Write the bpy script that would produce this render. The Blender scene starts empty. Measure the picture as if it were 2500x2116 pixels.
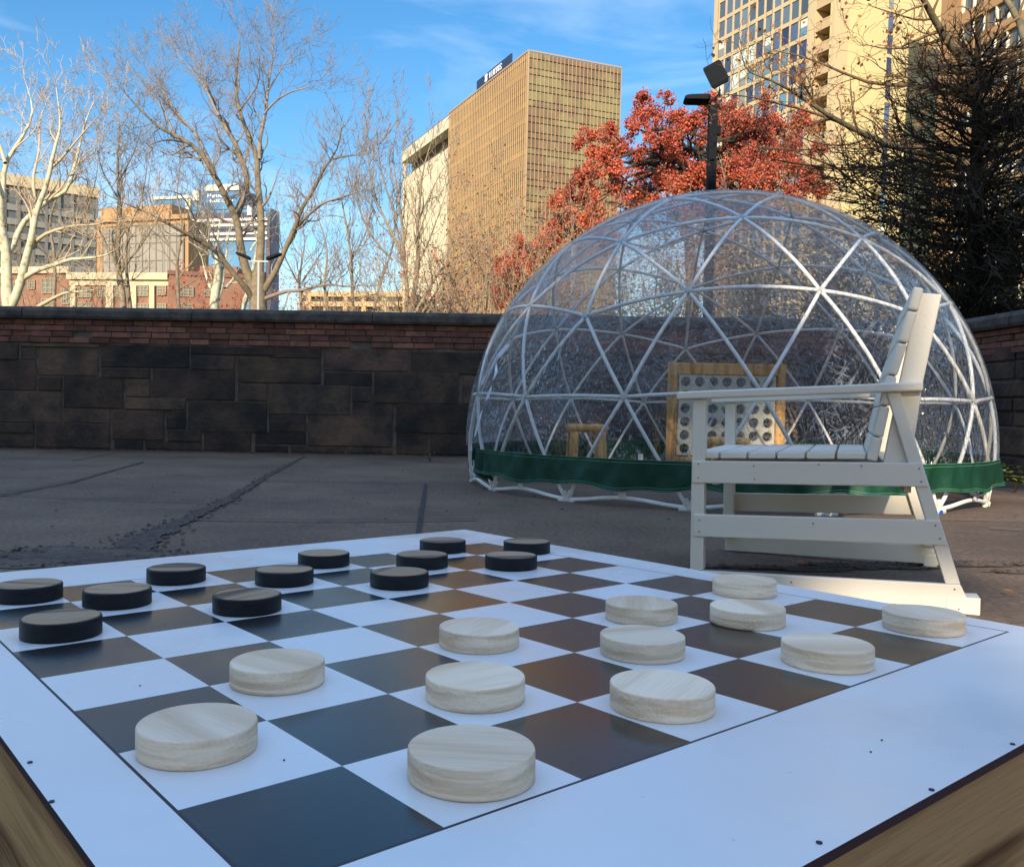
import bpy, math, random
import numpy as np
from mathutils import Matrix, Vector

SC = bpy.context.scene
COL = SC.collection
rad = math.radians
F, CX, CY = 2148.0, 1079.0, 1058.0          # focal length and principal point, in pixels of the 2500x2116 photograph

def frame(nx, nz):
    n = np.array([nx, -1.0, nz]); n /= np.linalg.norm(n)
    y = np.array([0, 0, 1.0]) - n[2]*n; y /= np.linalg.norm(y)
    return np.array([np.cross(y, n), y, n])
M = frame(.018, -.02886)                      # terrace frame = world
B = frame(.0185, -.056)                       # frame in which the town behind stands plumb
CAMP = np.array([0, 0, .5621])

# ---------------------------------------------------------------- camera
cam = bpy.data.cameras.new('camera'); camo = bpy.data.objects.new('camera', cam); COL.objects.link(camo)
cam.sensor_width = 36.0; cam.lens = F/2500*36; cam.shift_x = (1250-CX)/2500; cam.clip_start = .02; cam.clip_end = 3000
Rb = np.c_[M@[1, 0, 0], M@[0, -1, 0], M@[0, 0, -1]]
mw = Matrix.Identity(4)
for i in range(3):
    for j in range(3): mw[i][j] = Rb[i][j]
    mw[i][3] = CAMP[i]
camo.matrix_world = mw
SC.camera = camo
# ---------------------------------------------------------------- world, sun, exposure
SUN_EL, SUN_AZ = 23.0, 197.5
SKY_STR, SUN_STR, EXPO = .13, 4.7, .62
world = bpy.data.worlds.new("World"); SC.world = world; world.use_nodes = True
wn, wl = world.node_tree.nodes, world.node_tree.links
bg = wn['Background']
sky = wn.new('ShaderNodeTexSky'); sky.sky_type = 'NISHITA'; sky.sun_disc = False
sky.sun_elevation = rad(SUN_EL); sky.sun_rotation = rad(SUN_AZ); sky.altitude = 0; sky.air_density = 1.15; sky.dust_density = .35; sky.ozone_density = 2.6
# faint high cirrus mixed over the clear sky
tc = wn.new('ShaderNodeTexCoord'); mp = wn.new('ShaderNodeMapping'); mp.inputs['Scale'].default_value = (1.2, 1.2, 5.0); mp.inputs['Rotation'].default_value = (0, .35, .4)
nz = wn.new('ShaderNodeTexNoise'); nz.inputs['Scale'].default_value = 2.2; nz.inputs['Detail'].default_value = 7; nz.inputs['Roughness'].default_value = .55; nz.inputs['Distortion'].default_value = .6
cr = wn.new('ShaderNodeValToRGB'); cr.color_ramp.elements[0].position = .46; cr.color_ramp.elements[1].position = .82
cr.color_ramp.elements[0].color = (0, 0, 0, 1); cr.color_ramp.elements[1].color = (.42, .42, .42, 1)
mx = wn.new('ShaderNodeMix'); mx.data_type = 'RGBA'; mx.inputs[7].default_value = (7.5, 8.2, 9.2, 1)
wl.new(tc.outputs['Generated'], mp.inputs['Vector']); wl.new(mp.outputs[0], nz.inputs['Vector']); wl.new(nz.outputs[0], cr.inputs[0])
hs = wn.new('ShaderNodeHueSaturation'); hs.inputs['Saturation'].default_value = 1.32; hs.inputs['Value'].default_value = .98
wl.new(sky.outputs[0], hs.inputs['Color'])
wl.new(cr.outputs[0], mx.inputs[0]); wl.new(hs.outputs[0], mx.inputs[6])
# bright veil added high overhead, above the frame, to fill the shade
sx = wn.new('ShaderNodeSeparateXYZ'); wl.new(tc.outputs['Generated'], sx.inputs[0])
vr = wn.new('ShaderNodeMapRange'); vr.interpolation_type = 'SMOOTHSTEP'; vr.inputs[1].default_value = .52; vr.inputs[2].default_value = .85; wl.new(sx.outputs['Z'], vr.inputs[0])
vm = wn.new('ShaderNodeMath'); vm.operation = 'MULTIPLY'; wl.new(vr.outputs[0], vm.inputs[0]); vn = wn.new('ShaderNodeMapRange'); vn.inputs[3].default_value = .6; wl.new(nz.outputs[0], vn.inputs[0]); wl.new(vn.outputs[0], vm.inputs[1])
mx2 = wn.new('ShaderNodeMix'); mx2.data_type = 'RGBA'; mx2.inputs[7].default_value = (3.7, 5.5, 9.0, 1); wl.new(vm.outputs[0], mx2.inputs[0]); wl.new(mx.outputs[2], mx2.inputs[6]); wl.new(mx2.outputs[2], bg.inputs[0])
bg.inputs[1].default_value = SKY_STR
sl = bpy.data.lights.new('sun', 'SUN'); so = bpy.data.objects.new('sun', sl); COL.objects.link(so)
sl.energy = SUN_STR; sl.angle = rad(.55); sl.color = (1.0, .87, .67)
sdir = Vector((math.sin(rad(SUN_AZ))*math.cos(rad(SUN_EL)), math.cos(rad(SUN_AZ))*math.cos(rad(SUN_EL)), math.sin(rad(SUN_EL))))
so.rotation_euler = sdir.to_track_quat('Z', 'Y').to_euler(); so.location = (0, -20, 30)
SC.view_settings.view_transform = 'Standard'; SC.view_settings.look = 'None'; SC.view_settings.exposure = EXPO; SC.view_settings.gamma = 1
SC.cycles.transparent_max_bounces = 24; SC.cycles.max_bounces = 10; SC.cycles.sample_clamp_indirect = 6; SC.cycles.caustics_reflective = False

# ---------------------------------------------------------------- pixel <-> place
def ray(X, Y, Fr=M): return Fr@np.array([(X-CX)/F, (Y-CY)/F, 1.0])
def ground(X, Y, z=0.0):
    d = ray(X, Y); return CAMP + d*(z-CAMP[2])/d[2]
def at(X, Y, D, Fr=M):
    d = ray(X, Y, Fr); return CAMP + d*D/d[1]
RBW = M@B.T
def b2w(v): return CAMP + RBW@(np.array(v)-CAMP)

# ---------------------------------------------------------------- mesh builder
class MB:
    def __init__(s): s.v = []; s.f = []; s.m = []; s.n = 0
    def add(s, V, Fc, m=0):
        V = np.asarray(V, float).reshape(-1, 3); s.v.append(V)
        for f in Fc: s.f.append([i+s.n for i in f]); s.m.append(m)
        s.n += len(V)
    def hexa(s, P, m=0):       # 8 corners: bottom 0-3, top 4-7
        s.add(P, [(3, 2, 1, 0), (4, 5, 6, 7), (0, 1, 5, 4), (1, 2, 6, 5), (2, 3, 7, 6), (3, 0, 4, 7)], m)
    def box(s, x0, x1, y0, y1, z0, z1, m=0):
        s.hexa([(x0, y0, z0), (x1, y0, z0), (x1, y1, z0), (x0, y1, z0), (x0, y0, z1), (x1, y0, z1), (x1, y1, z1), (x0, y1, z1)], m)
    def obox(s, c, ax, ay, az, m=0):   # centre and three half vectors
        c, ax, ay, az = map(np.array, (c, ax, ay, az))
        s.hexa([c-ax-ay-az, c+ax-ay-az, c+ax+ay-az, c-ax+ay-az, c-ax-ay+az, c+ax-ay+az, c+ax+ay+az, c-ax+ay+az], m)
    def prism(s, poly, off, m=0):      # 3D polygon extruded by a vector
        P = np.array(poly, float); n = len(P); Q = P+np.array(off)
        s.add(np.r_[P, Q], [tuple(range(n))[::-1], tuple(range(n, 2*n))]+[(i, (i+1) % n, n+(i+1) % n, n+i) for i in range(n)], m)
    def tube(s, pts, r, n=6, m=0, cap=True):
        P = np.asarray(pts, float); k = len(P)
        R = np.full(k, r, float) if np.isscalar(r) else np.asarray(r, float)
        T = np.gradient(P, axis=0); T /= np.linalg.norm(T, axis=1)[:, None]+1e-12
        up = np.array([0, 0, 1.0]) if abs(T[0][2]) < .9 else np.array([1.0, 0, 0])
        A = np.cross(T, up); A /= np.linalg.norm(A, axis=1)[:, None]+1e-9
        Bn = np.cross(T, A)
        a = np.arange(n)*2*np.pi/n
        V = P[:, None, :]+R[:, None, None]*(np.cos(a)[None, :, None]*A[:, None, :]+np.sin(a)[None, :, None]*Bn[:, None, :])
        Fc = []
        for i in range(k-1):
            for j in range(n):
                j2 = (j+1) % n; Fc.append((i*n+j, i*n+j2, (i+1)*n+j2, (i+1)*n+j))
        if cap: Fc += [tuple(range(n))[::-1], tuple((k-1)*n+j for j in range(n))]
        s.add(V.reshape(-1, 3), Fc, m)
    def cyl(s, c, r, h, n=24, m=0, r2=None):
        r2 = r if r2 is None else r2; a = np.arange(n)*2*np.pi/n; c = np.array(c, float)
        V = np.r_[np.c_[r*np.cos(a), r*np.sin(a), 0*a], np.c_[r2*np.cos(a), r2*np.sin(a), 0*a+h]]+c
        s.add(V, [tuple(range(n))[::-1], tuple(range(n, 2*n))]+[(i, (i+1) % n, n+(i+1) % n, n+i) for i in range(n)], m)
    def lathe(s, prof, n=32, m=0, c=(0, 0, 0)):   # closed profile list of (r,z), r>0, capped ends
        a = np.arange(n)*2*np.pi/n; V = []; c = np.array(c, float)
        for r, z in prof: V += [(r*math.cos(t), r*math.sin(t), z) for t in a]
        k = len(prof); Fc = []
        for i in range(k-1):
            for j in range(n): j2 = (j+1) % n; Fc.append((i*n+j, i*n+j2, (i+1)*n+j2, (i+1)*n+j))
        Fc += [tuple(range(n))[::-1], tuple((k-1)*n+j for j in range(n))]
        s.add(np.array(V)+c, Fc, m)
    def mesh(s, name, mats, origin=None, smooth=False):
        me = bpy.data.meshes.new(name)
        V = np.concatenate(s.v) if s.v else np.zeros((0, 3))
        if origin is not None: V = V-np.array(origin)
        me.from_pydata(V.tolist(), [], s.f)
        for m in (mats if isinstance(mats, (list, tuple)) else [mats]): me.materials.append(m)
        me.polygons.foreach_set('material_index', s.m)
        if smooth: me.polygons.foreach_set('use_smooth', [True]*len(s.f))
        me.update(); return me

def tag(o, label=None, cat=None, group=None, kind=None):
    if label: o['label'] = label
    if cat: o['category'] = cat
    if group: o['group'] = group
    if kind: o['kind'] = kind
    return o
def empty(name, loc, label, cat, group=None, rot=None):
    o = bpy.data.objects.new(name, None); COL.objects.link(o); o.empty_display_size = .1
    m = Matrix.Translation(Vector([float(a) for a in loc]))
    if rot is not None:
        r = Matrix([[float(rot[i][j]) for j in range(3)] for i in range(3)]).to_4x4(); m = m@r
    o.matrix_world = m
    o['_o'] = [float(a) for a in loc]
    return tag(o, label, cat, group)
def obj(name, mb, mats, parent=None, origin=None, smooth=False, label=None, loc=None, bevel=0):
    if parent is not None and origin is None: origin = ORG.get(parent.name, (0, 0, 0))
    me = mb.mesh(name, mats, origin, smooth) if isinstance(mb, MB) else mb
    o = bpy.data.objects.new(name, me); COL.objects.link(o)
    if parent is not None: o.parent = parent
    if loc is not None: o.location = loc
    if label: o['label'] = label
    if bevel:
        b = o.modifiers.new('bevel', 'BEVEL'); b.width = bevel; b.segments = 2; b.limit_method = 'ANGLE'; b.angle_limit = rad(40)
    return o
ORG = {}       # root name -> origin its part meshes are measured from
def root(name, loc, label, cat, group=None):                    # unrotated root: part meshes given in world metres
    o = empty(name, loc, label, cat, group); ORG[o.name] = tuple(float(a) for a in loc); del o['_o']; return o
def broot(name, base, label, cat, group=None):                  # root of a town building: part meshes given in the B frame
    o = empty(name, b2w(base), label, cat, group, RBW); ORG[o.name] = tuple(float(a) for a in base); del o['_o']; return o
def subpart(name, mb, mats, parent, top, **k):                  # child of a part whose own origin equals the thing's
    return obj(name, mb, mats, parent, origin=ORG[top.name], **k)

# ---------------------------------------------------------------- materials
def srgb(r, g, b): return tuple(((c/255)/12.92 if c/255 <= .04045 else ((c/255+.055)/1.055)**2.4) for c in (r, g, b))
def mat(name, col, rough=.6, metal=0, spec=.5, var=0, vscale=5, bump=0, bscale=40, island=0, objrand=0, col2=None, stretch=None, coat=0, detail=5, ramp=(.35, .65), trans=0):
    m = bpy.data.materials.new(name); m.use_nodes = True; N, L = m.node_tree.nodes, m.node_tree.links
    p = N['Principled BSDF']; p.inputs['Roughness'].default_value = rough; p.inputs['Metallic'].default_value = metal
    p.inputs['Specular IOR Level'].default_value = spec; p.inputs['Coat Weight'].default_value = coat
    if trans: p.inputs['Subsurface Weight'].default_value = 0
    c = N.new('ShaderNodeRGB'); c.outputs[0].default_value = (*col, 1); out = c.outputs[0]
    t = N.new('ShaderNodeTexCoord'); vec = t.outputs['Object']
    if stretch:
        mpn = N.new('ShaderNodeMapping'); mpn.inputs['Scale'].default_value = stretch; L.new(vec, mpn.inputs[0]); vec = mpn.outputs[0]
    if col2 is not None or var:
        n1 = N.new('ShaderNodeTexNoise'); n1.inputs['Scale'].default_value = vscale; n1.inputs['Detail'].default_value = detail; n1.inputs['Roughness'].default_value = .6; L.new(vec, n1.inputs['Vector'])
        r1 = N.new('ShaderNodeValToRGB'); r1.color_ramp.elements[0].position = ramp[0]; r1.color_ramp.elements[1].position = ramp[1]; L.new(n1.outputs[0], r1.inputs[0])
        c2 = col2 if col2 is not None else tuple(x*(1-var) for x in col)
        r1.color_ramp.elements[0].color = (*c2, 1); r1.color_ramp.elements[1].color = (*col, 1); out = r1.outputs[0]
    if island or objrand:
        if island: g = N.new('ShaderNodeNewGeometry'); rv = g.outputs['Random Per Island']; amt = island
        else: g = N.new('ShaderNodeObjectInfo'); rv = g.outputs['Random']; amt = objrand
        h = N.new('ShaderNodeHueSaturation'); mr = N.new('ShaderNodeMapRange'); mr.inputs[3].default_value = 1-amt; mr.inputs[4].default_value = 1+amt
        L.new(rv, mr.inputs[0]); L.new(mr.outputs[0], h.inputs['Value'])
        mm = N.new('ShaderNodeMath'); mm.operation = 'MULTIPLY'; mm.inputs[1].default_value = 7.31; fr = N.new('ShaderNodeMath'); fr.operation = 'FRACT'
        L.new(rv, mm.inputs[0]); L.new(mm.outputs[0], fr.inputs[0]); mr2 = N.new('ShaderNodeMapRange'); mr2.inputs[3].default_value = .5-amt*.025; mr2.inputs[4].default_value = .5+amt*.025
        L.new(fr.outputs[0], mr2.inputs[0]); L.new(mr2.outputs[0], h.inputs['Hue'])
        L.new(out, h.inputs['Color']); out = h.outputs[0]
    L.new(out, p.inputs['Base Color'])
    if bump:
        n2 = N.new('ShaderNodeTexNoise'); n2.inputs['Scale'].default_value = bscale; n2.inputs['Detail'].default_value = 6; L.new(vec, n2.inputs['Vector'])
        b = N.new('ShaderNodeBump'); b.inputs['Strength'].default_value = bump; b.inputs['Distance'].default_value = .02; L.new(n2.outputs[0], b.inputs['Height']); L.new(b.outputs[0], p.inputs['Normal'])
    return m
def wood(name, c1, c2, rough=.55, scale=6, axis=0, rnd=0.0, bump=.15, grain=14, zm=1):
    m = bpy.data.materials.new(name); m.use_nodes = True; N, L = m.node_tree.nodes, m.node_tree.links
    p = N['Principled BSDF']; p.inputs['Roughness'].default_value = rough; p.inputs['Specular IOR Level'].default_value = .35
    t = N.new('ShaderNodeTexCoord'); mpn = N.new('ShaderNodeMapping'); L.new(t.outputs['Object'], mpn.inputs[0])
    oi = N.new('ShaderNodeObjectInfo')
    cm = N.new('ShaderNodeCombineXYZ'); mu = N.new('ShaderNodeMath'); mu.operation = 'MULTIPLY'; mu.inputs[1].default_value = 37
    L.new(oi.outputs['Random'], mu.inputs[0])
    for k in range(3): L.new(mu.outputs[0], cm.inputs[k])
    L.new(cm.outputs[0], mpn.inputs['Location'])
    if rnd:
        cr_ = N.new('ShaderNodeCombineXYZ'); m3 = N.new('ShaderNodeMath'); m3.operation = 'MULTIPLY'; m3.inputs[1].default_value = 6.28; L.new(oi.outputs['Random'], m3.inputs[0]); L.new(m3.outputs[0], cr_.inputs[2]); L.new(cr_.outputs[0], mpn.inputs['Rotation'])
    m2 = N.new('ShaderNodeMapping'); sc = [scale, scale, scale*zm]; sc[axis] = scale*.09; m2.inputs['Scale'].default_value = sc; L.new(mpn.outputs[0], m2.inputs[0])
    n1 = N.new('ShaderNodeTexNoise'); n1.inputs['Scale'].default_value = 1.0; n1.inputs['Detail'].default_value = 3; n1.inputs['Distortion'].default_value = .4; L.new(m2.outputs[0], n1.inputs['Vector'])
    ml = N.new('ShaderNodeMath'); ml.operation = 'MULTIPLY'; ml.inputs[1].default_value = grain; fr = N.new('ShaderNodeMath'); fr.operation = 'PINGPONG'; fr.inputs[1].default_value = 1
    L.new(n1.outputs[0], ml.inputs[0]); L.new(ml.outputs[0], fr.inputs[0])
    m4 = N.new('ShaderNodeMapping'); sc = [scale*22]*3; sc[axis] = scale*1.2; m4.inputs['Scale'].default_value = sc; L.new(mpn.outputs[0], m4.inputs[0])
    n2 = N.new('ShaderNodeTexNoise'); n2.inputs['Scale'].default_value = 1; L.new(m4.outputs[0], n2.inputs['Vector'])
    ad = N.new('ShaderNodeMath'); ad.operation = 'MULTIPLY_ADD'; ad.inputs[1].default_value = .55; L.new(n2.outputs[0], ad.inputs[0]); L.new(fr.outputs[0], ad.inputs[2])
    r = N.new('ShaderNodeValToRGB'); r.color_ramp.elements[0].position = .2; r.color_ramp.elements[1].position = 1.0
    r.color_ramp.elements[0].color = (*c1, 1); r.color_ramp.elements[1].color = (*c2, 1); L.new(ad.outputs[0], r.inputs[0])
    h = N.new('ShaderNodeHueSaturation'); mr = N.new('ShaderNodeMapRange'); mr.inputs[3].default_value = .85; mr.inputs[4].default_value = 1.12; L.new(oi.outputs['Random'], mr.inputs[0]); L.new(mr.outputs[0], h.inputs['Value'])
    L.new(r.outputs[0], h.inputs['Color']); L.new(h.outputs[0], p.inputs['Base Color'])
    b = N.new('ShaderNodeBump'); b.inputs['Strength'].default_value = bump; b.inputs['Distance'].default_value = .002; L.new(n2.outputs[0], b.inputs['Height']); L.new(b.outputs[0], p.inputs['Normal'])
    return m

WHITE = mat('board_white', (.74, .73, .72), .24, spec=.6, var=.05, vscale=3, bump=.02, bscale=300)
DARK = mat('board_dark', (.018, .015, .014), .19, spec=.75, bump=.02, bscale=400, var=.2, vscale=8)
for m_ in (WHITE, DARK):
    N_, L_ = m_.node_tree.nodes, m_.node_tree.links; t_ = N_.new('ShaderNodeTexCoord'); a_ = N_.new('ShaderNodeTexNoise'); a_.inputs['Scale'].default_value = 6; a_.inputs['Detail'].default_value = 3
    r_ = N_.new('ShaderNodeMapRange'); r_.inputs[1].default_value = .3; r_.inputs[2].default_value = .75; base_ = m_.node_tree.nodes['Principled BSDF'].inputs['Roughness'].default_value; r_.inputs[3].default_value = base_*.8; r_.inputs[4].default_value = base_*1.7
    L_.new(t_.outputs['Object'], a_.inputs['Vector']); L_.new(a_.outputs[0], r_.inputs[0]); L_.new(r_.outputs[0], N_['Principled BSDF'].inputs['Roughness'])
N_, L_ = WHITE.node_tree.nodes, WHITE.node_tree.links; pb_ = N_['Principled BSDF']; src_ = pb_.inputs['Base Color'].links[0].from_socket
t_ = N_.new('ShaderNodeTexCoord'); d_ = N_.new('ShaderNodeTexNoise'); d_.inputs['Scale'].default_value = 70; d_.inputs['Detail'].default_value = 2; sm_ = N_.new('ShaderNodeTexNoise'); sm_.inputs['Scale'].default_value = 4; sm_.inputs['Detail'].default_value = 6; sm_.inputs['Roughness'].default_value = .7
e_ = N_.new('ShaderNodeMapRange'); e_.inputs[1].default_value = .74; e_.inputs[2].default_value = .78; e_.inputs[4].default_value = .4; f_ = N_.new('ShaderNodeMapRange'); f_.inputs[1].default_value = .5; f_.inputs[2].default_value = .75; f_.inputs[4].default_value = .16
L_.new(t_.outputs['Object'], d_.inputs['Vector']); L_.new(t_.outputs['Object'], sm_.inputs['Vector']); L_.new(d_.outputs[0], e_.inputs[0]); L_.new(sm_.outputs[0], f_.inputs[0])
g_ = N_.new('ShaderNodeMath'); g_.operation = 'MAXIMUM'; L_.new(e_.outputs[0], g_.inputs[0]); L_.new(f_.outputs[0], g_.inputs[1])
x_ = N_.new('ShaderNodeMix'); x_.data_type = 'RGBA'; x_.inputs[7].default_value = (.30, .27, .24, 1); L_.new(g_.outputs[0], x_.inputs[0]); L_.new(src_, x_.inputs[6]); L_.new(x_.outputs[2], pb_.inputs['Base Color'])
LINE = mat('engraved_line', (.02, .014, .02), .5)
EDGE = mat('board_edge', (.03, .012, .022), .6)
LUMBER = wood('lumber', srgb(92, 58, 30), srgb(188, 148, 102), .7, 14.0, 0, grain=7, bump=.4)
PALEWOOD = wood('pale_wood', srgb(212, 178, 142), srgb(244, 218, 188), .5, 22, 0, rnd=1, grain=3.3, bump=.4, zm=7)
TOPWOOD = wood('stained_wood', srgb(66, 48, 36), srgb(164, 134, 104), .6, 24, 0, rnd=1, grain=6, bump=.5)
BLACKP = mat('black_paint', (.004, .004, .005), .4, bump=.35, bscale=50, stretch=(1, 1, 30), spec=.25)
CHAIRP = mat('chair_paint', srgb(226, 216, 200), .42, var=.03, vscale=4, bump=.05, bscale=90)
HOLE = mat('screw_hole', (.02, .02, .02), .7)
PVC = mat('pvc_pipe', srgb(244, 242, 236), .38, var=.05, vscale=8)
PVCJ = mat('pvc_joint', srgb(205, 203, 192), .5)
BLUEJ = mat('blue_plug', srgb(30, 90, 190), .4)
GREEN = mat('green_tarp', (.005, .050, .026), .62, bump=.5, bscale=13, var=.2, vscale=4, spec=.35)
STITCH = mat('stitch', (.12, .35, .2), .7)
RIBBON = mat('white_ribbon', (.75, .76, .85), .6)
LOG = wood('peeled_log', srgb(150, 98, 44), srgb(222, 170, 98), .6, 9, 2, grain=6)
PANEL = mat('game_panel', srgb(200, 196, 178), .55, var=.08, vscale=5)
IRON = mat('black_steel', (.008, .009, .012), .7, spec=.12)
LENS = mat('lamp_lens', (.014, .016, .02), .8, spec=.05)
GALV = mat('galvanised', (.42, .42, .39), .5)
STONE = mat('brownstone', (.125, .066, .038), .85, col2=(.026, .018, .014), vscale=2.8, bump=.8, bscale=22, island=.45, detail=9, ramp=(.38, .68))
MORTAR = mat('mortar', (.17, .125, .095), .95, var=.5, vscale=9, bump=.3, bscale=60)
BRICK = mat('red_brick', (.24, .086, .054), .85, col2=(.11, .05, .036), vscale=9, bump=.5, bscale=60, island=.4, ramp=(.3, .6))
COPING = mat('coping_stone', (.115, .086, .066), .9, col2=(.042, .034, .028), vscale=7, bump=.6, bscale=50)
BARKG = mat('grey_bark', srgb(140, 124, 100), .9, var=.4, vscale=6, bump=.4, bscale=14)
BARKW = mat('white_bark', srgb(204, 194, 164), .85, col2=srgb(140, 128, 95), vscale=5, bump=.2, bscale=12, ramp=(.3, .5))
BARKT = mat('tan_bark', srgb(152, 134, 110), .9, var=.3, vscale=6)
BARKD = mat('dark_bark', srgb(72, 58, 46), .95, var=.4, vscale=6, bump=.4, bscale=14)
BARKL = mat('plane_bark', srgb(120, 110, 84), .9, col2=srgb(84, 74, 56), vscale=5, bump=.3, bscale=10)
REDLEAF = mat('red_leaf', srgb(190, 90, 58), .6, island=.45, col2=srgb(152, 68, 48), vscale=.5, ramp=(.4, .6))
RUSTLEAF = mat('rust_leaf', srgb(156, 96, 58), .6, island=.4)
BROWNLEAF = mat('brown_leaf', srgb(142, 92, 46), .7, island=.3)
DKNEEDLE = mat('dark_needles', (.010, .016, .009), .85, island=.5, spec=.15)
DKTWIG = mat('dark_twig', (.045, .033, .024), .9, spec=.15)
YLEAF = mat('yellow_green_leaf', srgb(140, 150, 40), .5, island=.35)
LAWN = mat('lawn', (.09, .10, .035), .95, var=.4, vscale=1.5)
DIRT = mat('dirt', (.088, .062, .045), .95, var=.45, vscale=24, bump=.25, bscale=90, island=.45)
JOINT = mat('pavement_joint', (.035, .028, .025), .95)
CHALK = mat('pale_scratch', (.22, .165, .13), .9)

# ground material: worn slabs
def pavement_mat():
    m = bpy.data.materials.new('pavement'); m.use_nodes = True; N, L = m.node_tree.nodes, m.node_tree.links
    p = N['Principled BSDF']; p.inputs['Roughness'].default_value = .8; p.inputs['Specular IOR Level'].default_value = .3
    t = N.new('ShaderNodeTexCoord')
    def noise(s, d, dist=0, st=None):
        n = N.new('ShaderNodeTexNoise'); n.inputs['Scale'].default_value = s; n.inputs['Detail'].default_value = d; n.inputs['Roughness'].default_value = .65; n.inputs['Distortion'].default_value = dist
        L.new(t.outputs['Object'], n.inputs['Vector']); return n.outputs[0]
    def ramp(src, a, b, ca, cb):
        r = N.new('ShaderNodeValToRGB'); r.color_ramp.elements[0].position = a; r.color_ramp.elements[1].position = b; r.color_ramp.elements[0].color = (*ca, 1); r.color_ramp.elements[1].color = (*cb, 1); L.new(src, r.inputs[0]); return r.outputs[0]
    def mixc(f, a, b, mode='MIX'):
        x = N.new('ShaderNodeMix'); x.data_type = 'RGBA'; x.blend_type = mode; L.new(a, x.inputs[6]); L.new(b, x.inputs[7])
        if isinstance(f, float): x.inputs[0].default_value = f
        else: L.new(f, x.inputs[0])
        return x.outputs[2]
    base = ramp(noise(.9, 8), .35, .65, (.125, .080, .052), (.215, .142, .09))
    fine = ramp(noise(45, 8), .32, .68, (.45, .45, .45), (1.2, 1.2, 1.2))
    c = mixc(1.0, base, fine, 'MULTIPLY')
    st = ramp(noise(2.3, 9, 1.0), .56, .68, (0, 0, 0), (1, 1, 1))
    dk = N.new('ShaderNodeRGB'); dk.outputs[0].default_value = (.08, .056, .04, 1)
    sm = N.new('ShaderNodeMath'); sm.operation = 'MULTIPLY'; sm.inputs[1].default_value = .65; L.new(st, sm.inputs[0])
    c = mixc(sm.outputs[0], c, dk.outputs[0])
    sp = ramp(noise(26, 3), .70, .74, (0, 0, 0), (1, 1, 1))
    lt = N.new('ShaderNodeRGB'); lt.outputs[0].default_value = (.23, .19, .16, 1)
    s2 = N.new('ShaderNodeMath'); s2.operation = 'MULTIPLY'; s2.inputs[1].default_value = .5; L.new(sp, s2.inputs[0])
    c = mixc(s2.outputs[0], c, lt.outputs[0])
    L.new(c, p.inputs['Base Color'])
    b = N.new('ShaderNodeBump'); b.inputs['Strength'].default_value = .5; b.inputs['Distance'].default_value = .01; L.new(noise(55, 8), b.inputs['Height']); L.new(b.outputs[0], p.inputs['Normal'])
    return m
PAVE = pavement_mat()

rng = random.Random(7); nr = np.random.default_rng(7)

# ================================================================ setting: ground
mb = MB(); mb.add([(-900, -500, -.02), (900, -500, -.02), (900, 1500, -.02), (-900, 1500, -.02)], [(0, 1, 2, 3)])
tag(obj('ground', mb, LAWN), kind='structure')
WX = 5.09                                       # inner face of the side wall
PB0, PB1 = np.array([-14.0, 10.42]), np.array([WX, 10.12])   # foot of the back wall
mb = MB(); nx, ny = 90, 90
gx = np.linspace(-14, WX+.3, nx); gy = np.linspace(-9, 10.6, ny)
V = [(x, y, .002*math.sin(x*1.3+y*.7)*math.sin(y*.9-x*.4)*min(1, max(0, abs(y-2)/3))) for y in gy for x in gx]
mb.add(V, [(j*nx+i, j*nx+i+1, (j+1)*nx+i+1, (j+1)*nx+i) for j in range(ny-1) for i in range(nx-1)])
tag(obj('pavement', mb, PAVE, smooth=True), kind='structure')

Z8 = lambda x, y: (x*.5758, 700+y*.5758)        # magnified reading of the left terrace
Z7 = lambda x, y: (2050+x*.2381, 1180+y*.2381)
def strip(mb, pts, w, z=.011, jit=.3):
    P = np.array([ground(*p)[:2] for p in pts]); Q = [P[0]]
    for a, b in zip(P[:-1], P[1:]):
        n = max(2, int(np.linalg.norm(b-a)/.06))
        for k in range(1, n+1): Q.append(a+(b-a)*k/n)
    Q = np.array(Q); T = np.gradient(Q, axis=0); T /= np.linalg.norm(T, axis=1)[:, None]; Nn = np.c_[-T[:, 1], T[:, 0]]
    W = np.interp(np.linspace(0, 1, len(Q)), np.linspace(0, 1, len(w)) if hasattr(w, '__len__') else [0, 1], w if hasattr(w, '__len__') else [w, w])
    a = Q+Nn*(W*(.5+jit*nr.uniform(-.5, .5, len(Q))))[:, None]; b = Q-Nn*(W*(.5+jit*nr.uniform(-.5, .5, len(Q))))[:, None]
    V = np.r_[np.c_[a, np.full(len(Q), z)], np.c_[b, np.full(len(Q), z)]]; n = len(Q)
    mb.add(V, [(i, n+i, n+i+1, i+1) for i in range(n-1)]); return Q, W
mb = MB()
for pl, w in [(((0, 890), (310, 830), (610, 745)), .02), (((310, 740), (490, 706)), .018), (((-40, 886), (90, 890), (480, 905), (880, 918)), .014),
              (((1115, 825), (1480, 832), (2060, 836)), .014), (((820, 990), (1300, 997), (1780, 996), (2030, 992)), .018), (((1805, 840), (1792, 930), (1778, 1020), (1772, 1090)), .022)]:
    strip(mb, [Z8(*p) for p in pl], w)
strip(mb, [Z7(-300, 390), Z7(1060, 388)], .006)
tag(obj('pavement_joints', mb, JOINT), kind='structure')
mb = MB()
strip(mb, [Z7(1060, 385), Z7(1500, 390), Z7(1890, 400)], .012); strip(mb, [Z7(1540, 474), Z7(1880, 494)], .02)
tag(obj('pavement_scratches', mb, CHALK), kind='structure')
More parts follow.
